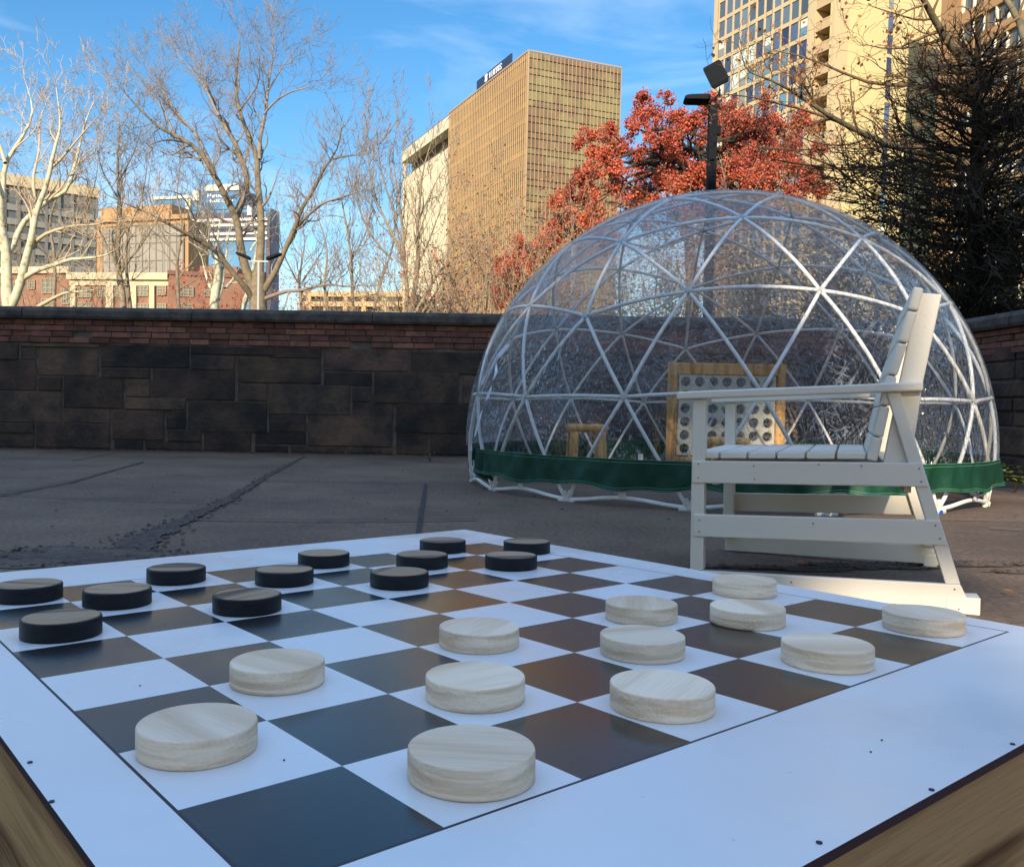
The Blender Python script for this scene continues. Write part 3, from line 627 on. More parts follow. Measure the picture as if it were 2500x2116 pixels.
# --- film
def film_mat():
    m = bpy.data.materials.new('clear_film'); m.use_nodes = True; N, L = m.node_tree.nodes, m.node_tree.links; N.clear()
    out = N.new('ShaderNodeOutputMaterial'); t = N.new('ShaderNodeTexCoord')
    def mapn(sc, src=None):
        x = N.new('ShaderNodeMapping'); x.inputs['Scale'].default_value = sc; L.new(t.outputs['Object'], x.inputs[0]); return x.outputs[0]
    def noise(vec, s, d, dist, rough=.6, typ=None):
        n = N.new('ShaderNodeTexNoise'); n.inputs['Scale'].default_value = s; n.inputs['Detail'].default_value = d; n.inputs['Distortion'].default_value = dist; n.inputs['Roughness'].default_value = rough
        if typ: n.noise_type = typ
        L.new(vec, n.inputs['Vector']); return n.outputs[0]
    def mul(a, k):
        x = N.new('ShaderNodeMath'); x.operation = 'MULTIPLY'; L.new(a, x.inputs[0]); x.inputs[1].default_value = k; return x.outputs[0]
    def add(a, b):
        x = N.new('ShaderNodeMath'); L.new(a, x.inputs[0]); L.new(b, x.inputs[1]); return x.outputs[0]
    def ridge(a):
        s = N.new('ShaderNodeMath'); s.operation = 'SUBTRACT'; L.new(a, s.inputs[0]); s.inputs[1].default_value = .5
        b_ = N.new('ShaderNodeMath'); b_.operation = 'ABSOLUTE'; L.new(s.outputs[0], b_.inputs[0]); return b_.outputs[0]
    def rmap(rot, sc):
        x0 = N.new('ShaderNodeMapping'); x0.inputs['Rotation'].default_value = rot; L.new(t.outputs['Object'], x0.inputs[0])
        x = N.new('ShaderNodeMapping'); x.inputs['Scale'].default_value = sc; L.new(x0.outputs[0], x.inputs[0]); return x.outputs[0]
    w1 = ridge(noise(rmap((0, .25, .3), (17, 17, 2.2)), 1, 0, 1.0)); w2 = ridge(noise(rmap((.5, -.6, 0), (15, 15, 2.6)), 1, 0, 1.2)); w3 = ridge(noise(rmap((0, 1.2, .8), (17, 15, 4.5)), 1, 0, 1.1)); w4 = noise(mapn((1, 1, .5)), 3.5, 2, .5); w5 = noise(rmap((0, .2, .5), (42, 42, 16)), 1, 0, .8)
    msk = N.new('ShaderNodeMapRange'); msk.inputs[1].default_value = .44; msk.inputs[2].default_value = .66; L.new(noise(mapn((1, 1, 1)), 1.7, 2, .3), msk.inputs[0])
    h = add(add(mul(w1, .8), mul(w2, .9)), add(add(mul(w3, .7), mul(w5, .2)), mul(w4, .8)))
    b = N.new('ShaderNodeBump'); b.inputs['Strength'].default_value = 1; b.inputs['Distance'].default_value = .075; L.new(h, b.inputs['Height'])
    gl = N.new('ShaderNodeBsdfGlossy'); gl.inputs['Roughness'].default_value = .05; gl.inputs['Color'].default_value = (.95, .97, 1, 1); L.new(b.outputs[0], gl.inputs['Normal'])
    gl2_ = N.new('ShaderNodeBsdfGlossy'); gl2_.inputs['Roughness'].default_value = .15; gl2_.inputs['Color'].default_value = (1, 1, 1, 1); L.new(b.outputs[0], gl2_.inputs['Normal'])
    gm = N.new('ShaderNodeMixShader'); gm.inputs[0].default_value = .25; L.new(gl.outputs[0], gm.inputs[1]); L.new(gl2_.outputs[0], gm.inputs[2])
    vo = N.new('ShaderNodeTexVoronoi'); vo.inputs['Scale'].default_value = 48; L.new(t.outputs['Object'], vo.inputs['Vector'])
    v1 = N.new('ShaderNodeVectorMath'); v1.operation = 'SUBTRACT'; v1.inputs[1].default_value = (.5, .5, .5); L.new(vo.outputs['Color'], v1.inputs[0])
    v2 = N.new('ShaderNodeVectorMath'); v2.operation = 'SCALE'; v2.inputs['Scale'].default_value = .75; L.new(v1.outputs[0], v2.inputs[0])
    v3 = N.new('ShaderNodeVectorMath'); L.new(v2.outputs[0], v3.inputs[0]); L.new(b.outputs[0], v3.inputs[1]); v4 = N.new('ShaderNodeVectorMath'); v4.operation = 'NORMALIZE'; L.new(v3.outputs[0], v4.inputs[0]); L.new(v4.outputs[0], gl2_.inputs['Normal'])
    fr = N.new('ShaderNodeFresnel'); fr.inputs['IOR'].default_value = 1.5; b3 = N.new('ShaderNodeBump'); b3.inputs['Strength'].default_value = 1; b3.inputs['Distance'].default_value = .03; L.new(h, b3.inputs['Height']); L.new(b3.outputs[0], fr.inputs['Normal'])
    # thin film: pale lines painted along the creases, standing in for bright glints
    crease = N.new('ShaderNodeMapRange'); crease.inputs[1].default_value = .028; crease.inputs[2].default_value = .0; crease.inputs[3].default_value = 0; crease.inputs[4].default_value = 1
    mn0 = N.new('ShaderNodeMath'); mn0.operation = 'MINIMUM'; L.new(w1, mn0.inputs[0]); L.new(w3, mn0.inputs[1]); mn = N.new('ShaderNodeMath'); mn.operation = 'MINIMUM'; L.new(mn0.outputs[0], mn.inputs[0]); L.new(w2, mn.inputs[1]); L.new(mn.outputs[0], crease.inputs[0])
    ff = N.new('ShaderNodeMath'); ff.operation = 'MULTIPLY_ADD'; L.new(fr.outputs[0], ff.inputs[0]); ff.inputs[1].default_value = .5; ff.inputs[2].default_value = .0; ff.use_clamp = True
    t0 = N.new('ShaderNodeBsdfTransparent'); t0.inputs[0].default_value = (.97, .97, .98, 1)
    rf = N.new('ShaderNodeBsdfRefraction'); rf.inputs['Color'].default_value = (.97, .97, .98, 1); rf.inputs['Roughness'].default_value = .0; rf.inputs['IOR'].default_value = 1.035
    b2 = N.new('ShaderNodeBump'); b2.inputs['Strength'].default_value = 1; b2.inputs['Distance'].default_value = .06; L.new(h, b2.inputs['Height']); L.new(b2.outputs[0], rf.inputs['Normal'])
    tr = N.new('ShaderNodeMixShader'); tr.inputs[0].default_value = .22; L.new(t0.outputs[0], tr.inputs[1]); L.new(rf.outputs[0], tr.inputs[2])
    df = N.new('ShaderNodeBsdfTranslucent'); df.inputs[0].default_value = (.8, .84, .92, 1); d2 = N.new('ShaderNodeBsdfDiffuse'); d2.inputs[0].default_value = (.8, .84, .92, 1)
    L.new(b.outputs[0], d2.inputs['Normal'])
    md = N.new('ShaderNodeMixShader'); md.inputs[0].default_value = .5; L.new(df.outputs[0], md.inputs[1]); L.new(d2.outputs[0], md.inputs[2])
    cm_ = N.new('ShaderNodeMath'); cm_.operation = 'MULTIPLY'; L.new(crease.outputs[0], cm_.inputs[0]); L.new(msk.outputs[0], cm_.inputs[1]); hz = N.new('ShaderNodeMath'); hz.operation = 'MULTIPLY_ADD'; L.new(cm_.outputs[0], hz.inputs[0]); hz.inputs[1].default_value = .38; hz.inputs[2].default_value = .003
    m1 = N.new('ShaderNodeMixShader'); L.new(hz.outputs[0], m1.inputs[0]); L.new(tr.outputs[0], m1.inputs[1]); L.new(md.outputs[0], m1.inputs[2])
    m2 = N.new('ShaderNodeMixShader'); L.new(ff.outputs[0], m2.inputs[0]); L.new(m1.outputs[0], m2.inputs[1]); L.new(gm.outputs[0], m2.inputs[2])
    L.new(m2.outputs[0], out.inputs[0]); return m
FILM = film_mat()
az = lambda i: math.atan2(ND[i][1], ND[i][0])
def nearest_base(X, Y, D): return min((i for i in ND if isb[i]), key=lambda i: np.linalg.norm(dw(ND[i])-at(X, Y, D)))
b0 = min((i for i in ND if isb[i]), key=lambda i: np.linalg.norm(dw(ND[i])-ground(1152, 1172)))
b1 = min((i for i in ND if isb[i]), key=lambda i: np.linalg.norm(dw(ND[i])-ground(1205, 1194)))
A0, A1 = az(b0), az(b1)
if A1 < A0: A1 += 2*math.pi
span = A1-A0
print('door az', math.degrees(A0), math.degrees(A1))
mb = MB(); na, nzr = 300, 110; RF = 1.0115
ztop, zlow = math.pi/2, math.asin(-.028)       # polar range of the film; the skirt hangs below
idx = {}
def door(a, el):                               # open flap between the two door poles
    d = (a-A0) % (2*math.pi)
    z = math.sin(el)
    if z > .56: return False
    w0 = .05*span + max(0, (z-.30))*.6; w1 = .62*span - max(0, (z-.0))*.30
    w1 = max(w1, w0)
    return w0 < d < w1
V = []; Fc = []
for j in range(nzr+1):
    el = zlow+(ztop-zlow)*j/nzr
    for i in range(na):
        a = 2*math.pi*i/na; r = RF+.0012*math.sin(a*15+el*4+2*math.sin(el*5))+.0008*math.sin(a*7-el*11)
        V.append(dw((r*math.cos(el)*math.cos(a), r*math.cos(el)*math.sin(a), r*math.sin(el))))
for j in range(nzr):
    el = zlow+(ztop-zlow)*(j+.5)/nzr
    for i in range(na):
        if door(2*math.pi*(i+.5)/na, el): continue
        i2 = (i+1) % na; Fc.append((j*na+i, j*na+i2, (j+1)*na+i2, (j+1)*na+i))
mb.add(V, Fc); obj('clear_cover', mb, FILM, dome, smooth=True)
# --- green skirt
def skirt_part(a0, a1):
    mb = MB(); n = max(8, int((a1-a0)*75)); rows = 9; V = []
    for j in range(rows+1):
        t = j/rows; z = -.026+(-.120+.026)*t
        for i in range(n+1):
            a = a0+(a1-a0)*i/n; z2 = z+t*(.007*math.sin(a*15+1)+.004*math.sin(a*33)); r = 1.0125+t*(.006+.009*math.sin(a*15.0)+.006*math.sin(a*41+2*t)+.004*math.sin(a*73-3*t))+.0025*math.sin(a*60+t*3)+.0015*math.sin(a*117+t*5)
            V.append(dw((r*math.cos(a), r*math.sin(a), z2)))
    mb.add(V, [(j*(n+1)+i, j*(n+1)+i+1, (j+1)*(n+1)+i+1, (j+1)*(n+1)+i) for j in range(rows) for i in range(n)])
    o = obj('skirt', mb, GREEN, dome, smooth=True)
    for off in (0, .1, .9, .97):
        sm = MB(); pts = []
        for i in range(0, n+1):
            a = a0+(a1-a0)*i/n; t = off; z = -.026-.094*t+t*(.007*math.sin(a*15+1)+.004*math.sin(a*33)); r = 1.0135+t*(.006+.009*math.sin(a*15.0)+.006*math.sin(a*41+2*t)+.004*math.sin(a*73-3*t))+.0025*math.sin(a*60+t*3)+.0015*math.sin(a*117+t*5)
            pts.append(dw((r*math.cos(a), r*math.sin(a), z)))
        sm.tube(pts, .0011, 4); subpart('seam', sm, STITCH, o, dome)
    return o
skirt_part(A0+span*.70, A0+2*math.pi-span*.30)
# folded corner of the flap
mb = MB(); a = A0+span*.70; P = [dw((1.02*math.cos(a), 1.02*math.sin(a), -.10)), dw((1.03*math.cos(a+.02), 1.03*math.sin(a+.02), -.115)), dw((.97*math.cos(a+.12), .97*math.sin(a+.12), -.165)), dw((1.0*math.cos(a+.14), 1.0*math.sin(a+.14), -.12))]
mb.add(P, [(0, 1, 2, 3)]); obj('skirt_flap', mb, GREEN, dome)
# white straps holding the cover to the base ring, zip ribbon at the door
for kind, a_, b_ in struts:
    if kind != 'b': continue
    m_ = (ND[a_]+ND[b_])/2; a = math.atan2(m_[1], m_[0]); mb = MB(); pts = []
    w = .012
    V = []
    for z, r in ((-.10, 1.005), (-.13, 1.0), (-.150, .998)):
        for s in (-1, 1): V.append(dw((r*math.cos(a+s*w*1.1), r*math.sin(a+s*w*1.1), z)))
    mb.add(V, [(0, 1, 3, 2), (2, 3, 5, 4)]); obj('strap', mb, RIBBON, dome)
ZD = lambda x, y: (1110+x*.2381, 820+y*.2381)
def on_dome(X, Y, rr=1.022):
    d = ray(X, Y); o = CAMP-DC; bq = 2*o@d; cq = o@o-(DR*rr)**2; ds = bq*bq-4*(d@d)*cq
    k = (-bq-math.sqrt(max(ds, 0)))/(2*d@d); return CAMP+d*k
def ribbon(px, w, tw_=1.0):
    P = [on_dome(*ZD(*p)) for p in px]; Q = []
    for a, b in zip(P[:-1], P[1:]):
        for k in range(6): Q.append(a+(b-a)*k/6)
    Q = np.array(Q); n = len(Q); T = np.gradient(Q, axis=0); T /= np.linalg.norm(T, axis=1)[:, None]; mb = MB(); V = []
    for k in range(n):
        s = np.cross(T[k], (Q[k]-DC)); s /= np.linalg.norm(s); nn = (Q[k]-DC)/DR; th = math.sin(k*.45)*.5; s = s*math.cos(th)+nn*math.sin(th)*tw_
        V += [Q[k]-s*w/2, Q[k]+s*w/2]
    mb.add(V, [(2*k, 2*k+1, 2*k+3, 2*k+2) for k in range(n-1)]); obj('zip_ribbon', mb, RIBBON, dome, smooth=True)
ribbon([(560, 90), (470, 190), (425, 270), (425, 370), (385, 480), (365, 560), (320, 660), (270, 800), (215, 990), (180, 1090), (165, 1200)], .022)
ribbon([(525, 100), (430, 210), (330, 390), (270, 520)], .014, .4)
print('node count', len(ND), 'struts', len(struts))

# ================================================================ things inside the dome
Z6 = lambda x, y: (1350+x*.3119, 820+y*.3119)
def log(mb, p, q, r, n=10, wob=.06):
    p, q = np.array(p, float), np.array(q, float); k = 7; P = [p+(q-p)*i/k for i in range(k+1)]; R = [r*(1+wob*math.sin(i*2.3+p[0]*7)) for i in range(k+1)]; mb.tube(P, R, n)
def stool(px, py, D, w, top, name_label, legs=1):
    c = at(px, py, D); R = root('log_stool', (c[0], c[1], 0), name_label, 'stool')
    x, y = c[0], c[1]
    mb = MB(); log(mb, (x-w/2, y-.09, top-.03), (x+w/2, y-.09, top-.03), .036); log(mb, (x-w/2, y, top-.03), (x+w/2, y, top-.03), .036); log(mb, (x-w/2, y+.09, top-.03), (x+w/2, y+.09, top-.03), .036); obj('seat', mb, LOG, R, smooth=True)
    for sx in (-1, 1):
        for sy in (-1, 1):
            mb = MB(); log(mb, (x+sx*w*.36, y+sy*.09, top-.06), (x+sx*w*.42, y+sy*.1, 0), .036); obj('leg', mb, LOG, R, smooth=True)
    mb = MB(); log(mb, (x-w*.36, y-.09, .13), (x+w*.36, y-.09, .13), .02); obj('rung', mb, LOG, R, smooth=True)
stool(1431, 1100, 7.4, .31, .445, 'small rustic log stool inside the dome at the left')
stool(1772, 1090, 6.9, .30, .37, 'log stool in front of the perforated game inside the dome')
GD = 8.0
gl_, gr_ = at(1640, 1000, GD), at(1905, 1000, GD); gz1 = at(1770, 886, GD)[2]
game = root('giant_disc_game', ((gl_[0]+gr_[0])/2, GD, 0), 'giant four-in-a-row game, pale panel with round holes in a log frame inside the dome', 'game')
x0, x1 = gl_[0], gr_[0]
for x in (x0, x1):
    mb = MB(); log(mb, (x, GD, 0), (x, GD, gz1), .045, 12); obj('post', mb, LOG, game, smooth=True)
mb = MB(); mb.box(x0+.04, x1-.04, GD-.03, GD+.03, gz1-.11, gz1-.005); obj('top_beam', mb, LOG, game, bevel=.01)
mb = MB(); log(mb, (x0, GD, .13), (x1, GD, .13), .035); obj('bottom_rail', mb, LOG, game, smooth=True)
mb = MB(); pw = (x1-x0-.11)/7; px0 = x0+.055; rows = 6; ph = (gz1-.115-.175)/rows
for i in range(7):
    for j in range(rows):
        cx_, cz_ = px0+(i+.5)*pw, .175+(j+.5)*ph; rr = min(pw, ph)*.37; n = 24; V = []
        for y in (GD-.02, GD+.02):
            for k in range(n):
                t = k*2*math.pi/n+math.pi/4; c_, s__ = math.cos(t), math.sin(t); q = max(abs(c_), abs(s__)); V.append((cx_+c_/q*pw/2, y, cz_+s__/q*ph/2))
            for k in range(n):
                t = k*2*math.pi/n+math.pi/4; V.append((cx_+rr*math.cos(t), y, cz_+rr*math.sin(t)))
        fs = []
        for k in range(n):
            k2 = (k+1) % n; fs += [(k, k2, n+k2, n+k), (2*n+k, 3*n+k, 3*n+k2, 2*n+k2), (n+k, n+k2, 3*n+k2, 3*n+k)]
        mb.add(V, fs)
obj('perforated_panel', mb, PANEL, game)

# ================================================================ floodlights
def head(mb_h, mb_l, c, d, up, w, l, th):
    d, up = np.array(d, float), np.array(up, float); d /= np.linalg.norm(d); up -= d*(up@d); up /= np.linalg.norm(up); s = np.cross(d, up)
    c = np.array(c, float)
    P = []
    for k, (t, ww, hh) in enumerate(((0, .42, .7), (.12, .5, 1.0), (.9, .5, .8), (1, .44, .45))):
        P.append((t, ww*w, hh*th))
    V = []
    for t, hw, hh in P:
        q = c+d*l*t; V += [q-s*hw-up*hh/2, q+s*hw-up*hh/2, q+s*hw*.94+up*hh/2, q-s*hw*.94+up*hh/2]
    fs = [(3, 2, 1, 0), (12, 13, 14, 15)]
    for k in range(3):
        o = 4*k; fs += [(o, o+1, o+5, o+4), (o+1, o+2, o+6, o+5), (o+2, o+3, o+7, o+6), (o+3, o, o+4, o+7)]
    mb_h.add(V, fs)
    for k in range(9):      # cooling fins on the back
        q = c+d*l*(.2+.07*k)+up*th*.5; mb_h.obox(q, s*w*.4, d*l*.008, up*th*.16)
    q = c+d*l*.55-up*th*.49; mb_l.obox(q, s*w*.36, d*l*.3, up*th*.03)
def floodlight(px, ptop, D, w, label, heads, colr, box=True):
    pt = at(px, ptop, D); x, y, z = pt; R = root('floodlight_post', (x, y, 0), label, 'floodlight', 'floodlight posts around the terrace')
    mb = MB(); mb.box(x-w/2, x+w/2, y-w/2, y+w/2, 0, z); obj('post', mb, colr, R, bevel=.008)
    mb = MB(); mb.cyl((x, y, z), w*.3, .1, 10); obj('post_cap', mb, IRON, R)
    if box: mb = MB(); mb.box(x+w/2, x+w/2+.06, y-.05, y+.05, z-.5, z-.34); obj('sensor_box', mb, IRON, R, bevel=.006)
    for (arm, c, d, up, hw, hl) in heads:
        ar = MB(); ar.tube([np.array((x, y, z))+np.array(a) for a in arm], .028, 6); obj('arm', ar, IRON, R)
        h, l = MB(), MB(); head(h, l, np.array((x, y, z))+np.array(c), d, up, hw, hl, .09); hh = obj('lamp_head', h, IRON, R, bevel=.006); subpart('lens', l, LENS, hh, R)
floodlight(1741, 258, 15.0, .135, 'tall black square floodlight post rising behind the top of the dome', [
    ([(-.1, 0, -.03), (.1, 0, .19), (.1, 0, .34)], (.12, -.02, .34), (-.40, .12, .86), (.25, 1, .12), .31, .40),
    ([(-.1, 0, -.02), (-.12, 0, .08)], (-.06, 0, .1), (-1, .15, .02), (0, 0, 1), .34, .42)], IRON)
floodlight(1400, 598, 26.0, .12, 'small white floodlight post peeking over the left shoulder of the dome', [
    ([(0, 0, 0), (.02, 0, .22), (.1, 0, .34)], (.14, -.02, .30), (-.62, .1, .50), (.25, 1, .15), .34, .42),
    ([(0, 0, .05), (-.05, 0, .2)], (0, 0, .2), (-1, .2, .22), (.2, 0, 1), .3, .44)], GALV, False)
# lamp with two heads on a crossbar
pt = at(632, 640, 30.0); x, y, z = pt
tl = root('floodlight_post', (x, y, 0), 'pale grey lamp post with a crossbar and two dark heads before the big tree', 'floodlight', 'floodlight posts around the terrace')
mb = MB(); mb.cyl((x, y, 0), .045, z, 12); obj('post', mb, GALV, tl, smooth=False)
mb = MB(); mb.box(x-.33, x+.33, y-.04, y+.04, z, z+.045); obj('crossbar', mb, GALV, tl)
for s in (-1, 1):
    ar = MB(); ar.tube([(x+s*.3, y, z+.04), (x+s*.31, y, z+.12)], .03, 6); obj('arm', ar, IRON, tl)
    h, l = MB(), MB(); head(h, l, (x+s*.28, y, z+.11), (s, -.15, .36), (-s*.2, 0, 1), .3, .52, .08); hh = obj('lamp_head', h, IRON, tl); subpart('lens', l, LENS, hh, tl)

# ================================================================ trees
def unit(v): return v/(np.linalg.norm(v)+1e-9)
def grow(out, p, d, L, r, lvl, rg, nch=4, up=.12, wob=.22, ratio=.62, ang=(.45, 1.0), rmin=.006, rr=.62, tips=None):
    ns = 4 if lvl > 0 else 3; pts = [p]; q = p; dd = unit(d)
    for k in range(ns):
        dd = unit(dd+rg.normal(0, wob, 3)+np.array([0, 0, up])); q = q+dd*L/ns; pts.append(q)
    r1 = max(r*.42, rmin*.6); out.append((np.array(pts), np.linspace(r, r1, ns+1)))
    if tips is not None and lvl <= 1: tips.extend(pts[1:])
    if lvl <= 0: return
    n = max(2, int(rg.normal(nch, .8)))
    for i in range(n):
        t = rg.uniform(.25, 1.0) if i < n-1 else 1.0; f = t*ns; k = min(int(f), ns-1); b = pts[k]+(pts[k+1]-pts[k])*(f-k)
        ax = unit(pts[k+1]-pts[k]); s = unit(np.cross(ax, rg.normal(0, 1, 3))); an = rg.uniform(*ang)*(1 if i < n-1 else .4)
        grow(out, b, ax*math.cos(an)+s*math.sin(an), L*ratio*rg.uniform(.75, 1.2), max(rmin, r*rr*(1-.35*t)), lvl-1, rg, nch, up, wob, ratio, ang, rmin, rr, tips)
def limb(out, pxs, D0, D1, r0, r1, rg, side, thin=.8, spacing=.8, Ls=1.6, lvl=2, start=.25, up=.12, nch=3, rr=.5, wob=.22, rmin=.006, tips=None, ratio=.62):
    r0, r1 = r0*thin, r1*thin; P = np.array([at(x, y, D0+(D1-D0)*k/(len(pxs)-1)) for k, (x, y) in enumerate(pxs)])
    seg = np.r_[0, np.cumsum(np.linalg.norm(np.diff(P, axis=0), axis=1))]; T = seg[-1]; n = max(6, int(T/.45)); Q = []
    for k in range(n+1):
        s = T*k/n; Q.append([np.interp(s, seg, P[:, i]) for i in range(3)])
    Q = np.array(Q); Q[1:-1] += rg.normal(0, min(.05, r0*.5), (n-1, 3)); Q[1:-1] = (Q[:-2]+2*Q[1:-1]+Q[2:])/4
    R = np.linspace(r0, r1, n+1); out.append((Q, R))
    if spacing:
        s = T*start
        while s < T:
            f = s/T*n; k = min(int(f), n-1); b = Q[k]+(Q[k+1]-Q[k])*(f-k); ax = unit(Q[k+1]-Q[k]); sd = unit(np.cross(ax, rg.normal(0, 1, 3))); an = rg.uniform(.5, 1.1); r = R[k]
            grow(side, b, ax*math.cos(an)+sd*math.sin(an), Ls*rg.uniform(.6, 1.3)*(1.15-.5*s/T), max(rmin, r*rr), lvl, rg, nch, up, wob, ratio, (.45, 1.0), rmin, .62, tips)
            s += spacing*rg.uniform(.6, 1.4)
        b = Q[-1]; grow(side, b, Q[-1]-Q[-2], Ls, r1, lvl, rg, nch, up, wob, ratio, (.35, .9), rmin, .62, tips)
def tubes(lst, mb=None):
    mb = mb or MB()
    for P, R in lst:
        m = R[0]; mb.tube(P, R, 10 if m > .12 else 6 if m > .035 else 4 if m > .014 else 3, cap=False)
    return mb
def leaves(mb, pts, n, s, rg, spread=.25, droop=.5):
    pts = np.array(pts); idx = rg.integers(0, len(pts), n); C = pts[idx]+rg.normal(0, spread, (n, 3))
    a = rg.normal(0, 1, (n, 3)); a[:, 2] -= droop; a /= np.linalg.norm(a, axis=1)[:, None]; b = np.cross(a, rg.normal(0, 1, (n, 3))); b /= np.linalg.norm(b, axis=1)[:, None]
    sz = rg.uniform(.6, 1.3, n)*s
    nn = np.cross(a, b)
    V = np.stack([C, C+a*sz[:, None]*.5+b*sz[:, None]*.38+nn*sz[:, None]*.12, C+a*sz[:, None], C+a*sz[:, None]*.5-b*sz[:, None]*.38+nn*sz[:, None]*.12], 1)
    mb.add(V.reshape(-1, 3), [(4*i, 4*i+1, 4*i+2, 4*i+3) for i in range(n)])
def base_of(px, D, z=0): c = at(px, 760, D); return np.array([c[0], D, z])
def tree(name, px, D, label, cat, group, bark, trunk, crown, leafmb=None, leafmat=None, twigmat=None, leafname='leaves'):
    R = root(name, base_of(px, D), label, cat, group)
    obj('trunk', tubes(trunk), bark, R, smooth=True)
    if crown: obj('crown', tubes(crown), twigmat or bark, R, smooth=True)
    if leafmb is not None: obj(leafname, leafmb, leafmat, R)
    return R
Z1 = lambda x, y: (x*.4423, y*.4423)
Z1a = lambda x, y: (300+x*.2687, 430+y*.2687)
Z2 = lambda x, y: (800+x*.3968, 80+y*.3968)
Z3 = lambda x, y: (1500+x*.4798, x*0+y*.4798)
Zr = lambda x, y: (1350+x*.3359, 200+y*.3359)
Z22 = lambda x, y: (x*.2154, 400+y*.2154)
GT = 'bare winter trees beyond the wall'
def foot(px, D): p = at(px, 755, D); d = ray(px, 755); return p
def totrunk(px_list, D):                         # extend a traced trunk down to the ground
    (x0, y0) = px_list[0]; p = at(x0, y0, D); h = p[2]; return h
def trunk_limb(out, pxs, D0, D1, r0, r1, rg, side, **k):
    limb(out, pxs, D0, D1, r0, r1, rg, side, **k)
    Q, R = out[-1]; q = Q[0]; out.append((np.array([[q[0]-.02, q[1], -.2], [q[0], q[1], q[2]*.5], q]), np.array([R[0]*1.25, R[0]*1.05, R[0]])))

# --- big tree left of centre
rg = np.random.default_rng(11); T, C_ = [], []; D = 35
trunk_limb(T, [Z1(1425, 1725), Z1(1425, 1640), Z1(1425, 1560), Z1(1430, 1500)], D, D, .46, .36, rg, C_, spacing=0)
for pxs, r0, r1, dz in [
    ([(1410, 1660), (1350, 1420), (1300, 1200), (1270, 1130), (1180, 960), (1120, 860), (1040, 790), (955, 745), (860, 690), (760, 600), (660, 480)], .25, .02, -2),
    ([(1185, 970), (1110, 800), (1000, 650), (930, 560), (860, 420), (800, 330)], .11, .015, 2),
    ([(1300, 1200), (1355, 1080), (1365, 950), (1300, 780), (1210, 640), (1150, 520), (1080, 330), (1060, 240)], .2, .015, 3),
    ([(1210, 640), (1120, 470), (1000, 330), (950, 250)], .07, .012, 4),
    ([(1430, 1600), (1440, 1300), (1435, 1080), (1425, 880), (1370, 720), (1310, 600), (1290, 430), (1330, 260), (1310, 140)], .23, .015, 0),
    ([(1430, 880), (1440, 720), (1470, 600), (1490, 450), (1510, 300), (1500, 150)], .12, .012, 1),
    ([(1465, 620), (1530, 540), (1640, 500), (1780, 465)], .06, .012, -1),
    ([(1480, 500), (1570, 350), (1660, 240)], .05, .01, 2),
    ([(1460, 1600), (1560, 1420), (1630, 1240), (1700, 1090), (1800, 930), (1840, 870), (1885, 790), (1885, 710)], .17, .02, -3),
    ([(1600, 1310), (1680, 1210), (1760, 1130), (1880, 1090), (2035, 1050)], .09, .02, -4),
    ([(1840, 880), (1930, 860), (2035, 850)], .05, .015, -4),
    ([(1400, 1660), (1340, 1560), (1240, 1430), (1120, 1330), (1000, 1280), (900, 1215), (760, 1150), (640, 1100)], .16, .02, -4),
    ([(1460, 1650), (1560, 1610), (1700, 1600), (1800, 1560), (1900, 1575), (2040, 1580)], .11, .03, -4),
    ([(1040, 790), (930, 770), (860, 780), (800, 830)], .06, .012, -3),
    ([(960, 745), (880, 560), (800, 480), (700, 430)], .06, .012, 1),
    ([(1310, 620), (1400, 520), (1440, 420), (1430, 300)], .05, .01, -2),
    ([(1120, 1330), (1060, 1180), (1000, 1060), (900, 1050)], .05, .012, -3),
    ([(1240, 1430), (1140, 1200), (1100, 1050), (1150, 900)], .06, .012, 2)]:
    limb(T if r0 > .15 else C_, [Z1(*p) for p in pxs], D, D+dz, r0, r1, rg, C_, spacing=.38, Ls=1.2, lvl=3, start=.25, nch=3.5, rmin=.0065, ratio=.68)
tree('bare_tree', 632, D, 'tallest bare grey tree, wide spreading limbs rising behind the T-shaped lamp', 'tree', GT, BARKG, T, C_, twigmat=mat('grey_twig', srgb(142, 128, 116), .9))
# --- sycamore at the left edge: two leaning white stems
rg = np.random.default_rng(5); T, C_ = [], []; D = 30
trunk_limb(T, [Z1(45, 1690), Z1(38, 1550), Z1(30, 1400), Z1(15, 1250), Z1(0, 1100)], D, D, .24, .17, rg, C_, spacing=0)
for pxs, r0, r1, dz, sp in [
    ([(62, 1690), (110, 1560), (150, 1430), (185, 1330), (205, 1180), (250, 1050), (285, 930), (330, 700), (310, 480)], .2, .02, -1, .7),
    ([(38, 1400), (60, 1380), (110, 1265), (200, 1160), (300, 1080), (380, 1060), (420, 900), (460, 700), (520, 560)], .15, .02, 2, .7),
    ([(180, 1370), (230, 1310), (300, 1270), (430, 1235), (540, 1245), (590, 1220)], .09, .02, -2, .8),
    ([(95, 1560), (200, 1490), (300, 1450), (420, 1420), (560, 1420), (630, 1385)], .12, .03, -2, .9),
    ([(215, 1690), (330, 1625), (420, 1605), (520, 1600)], .09, .02, -2, .9),
    ([(15, 1250), (10, 1100), (30, 900), (120, 750), (180, 620), (150, 480)], .15, .02, 1, .6),
    ([(30, 900), (-20, 760), (-60, 600)], .09, .02, 1, .6), ([(0, 1100), (-60, 900), (-120, 700)], .12, .02, 0, .7),
    ([(200, 1180), (180, 1000), (220, 850), (210, 700), (260, 560)], .08, .015, 1, .6),
    ([(285, 930), (400, 820), (480, 700), (540, 640)], .06, .015, -1, .6)]:
    limb(T if r0 >= .12 else C_, [Z1(*p) for p in pxs], D, D+dz, r0, r1, rg, C_, spacing=sp*.75, Ls=1.25, lvl=3, start=.35, nch=3.6, rmin=.0075, up=.08)
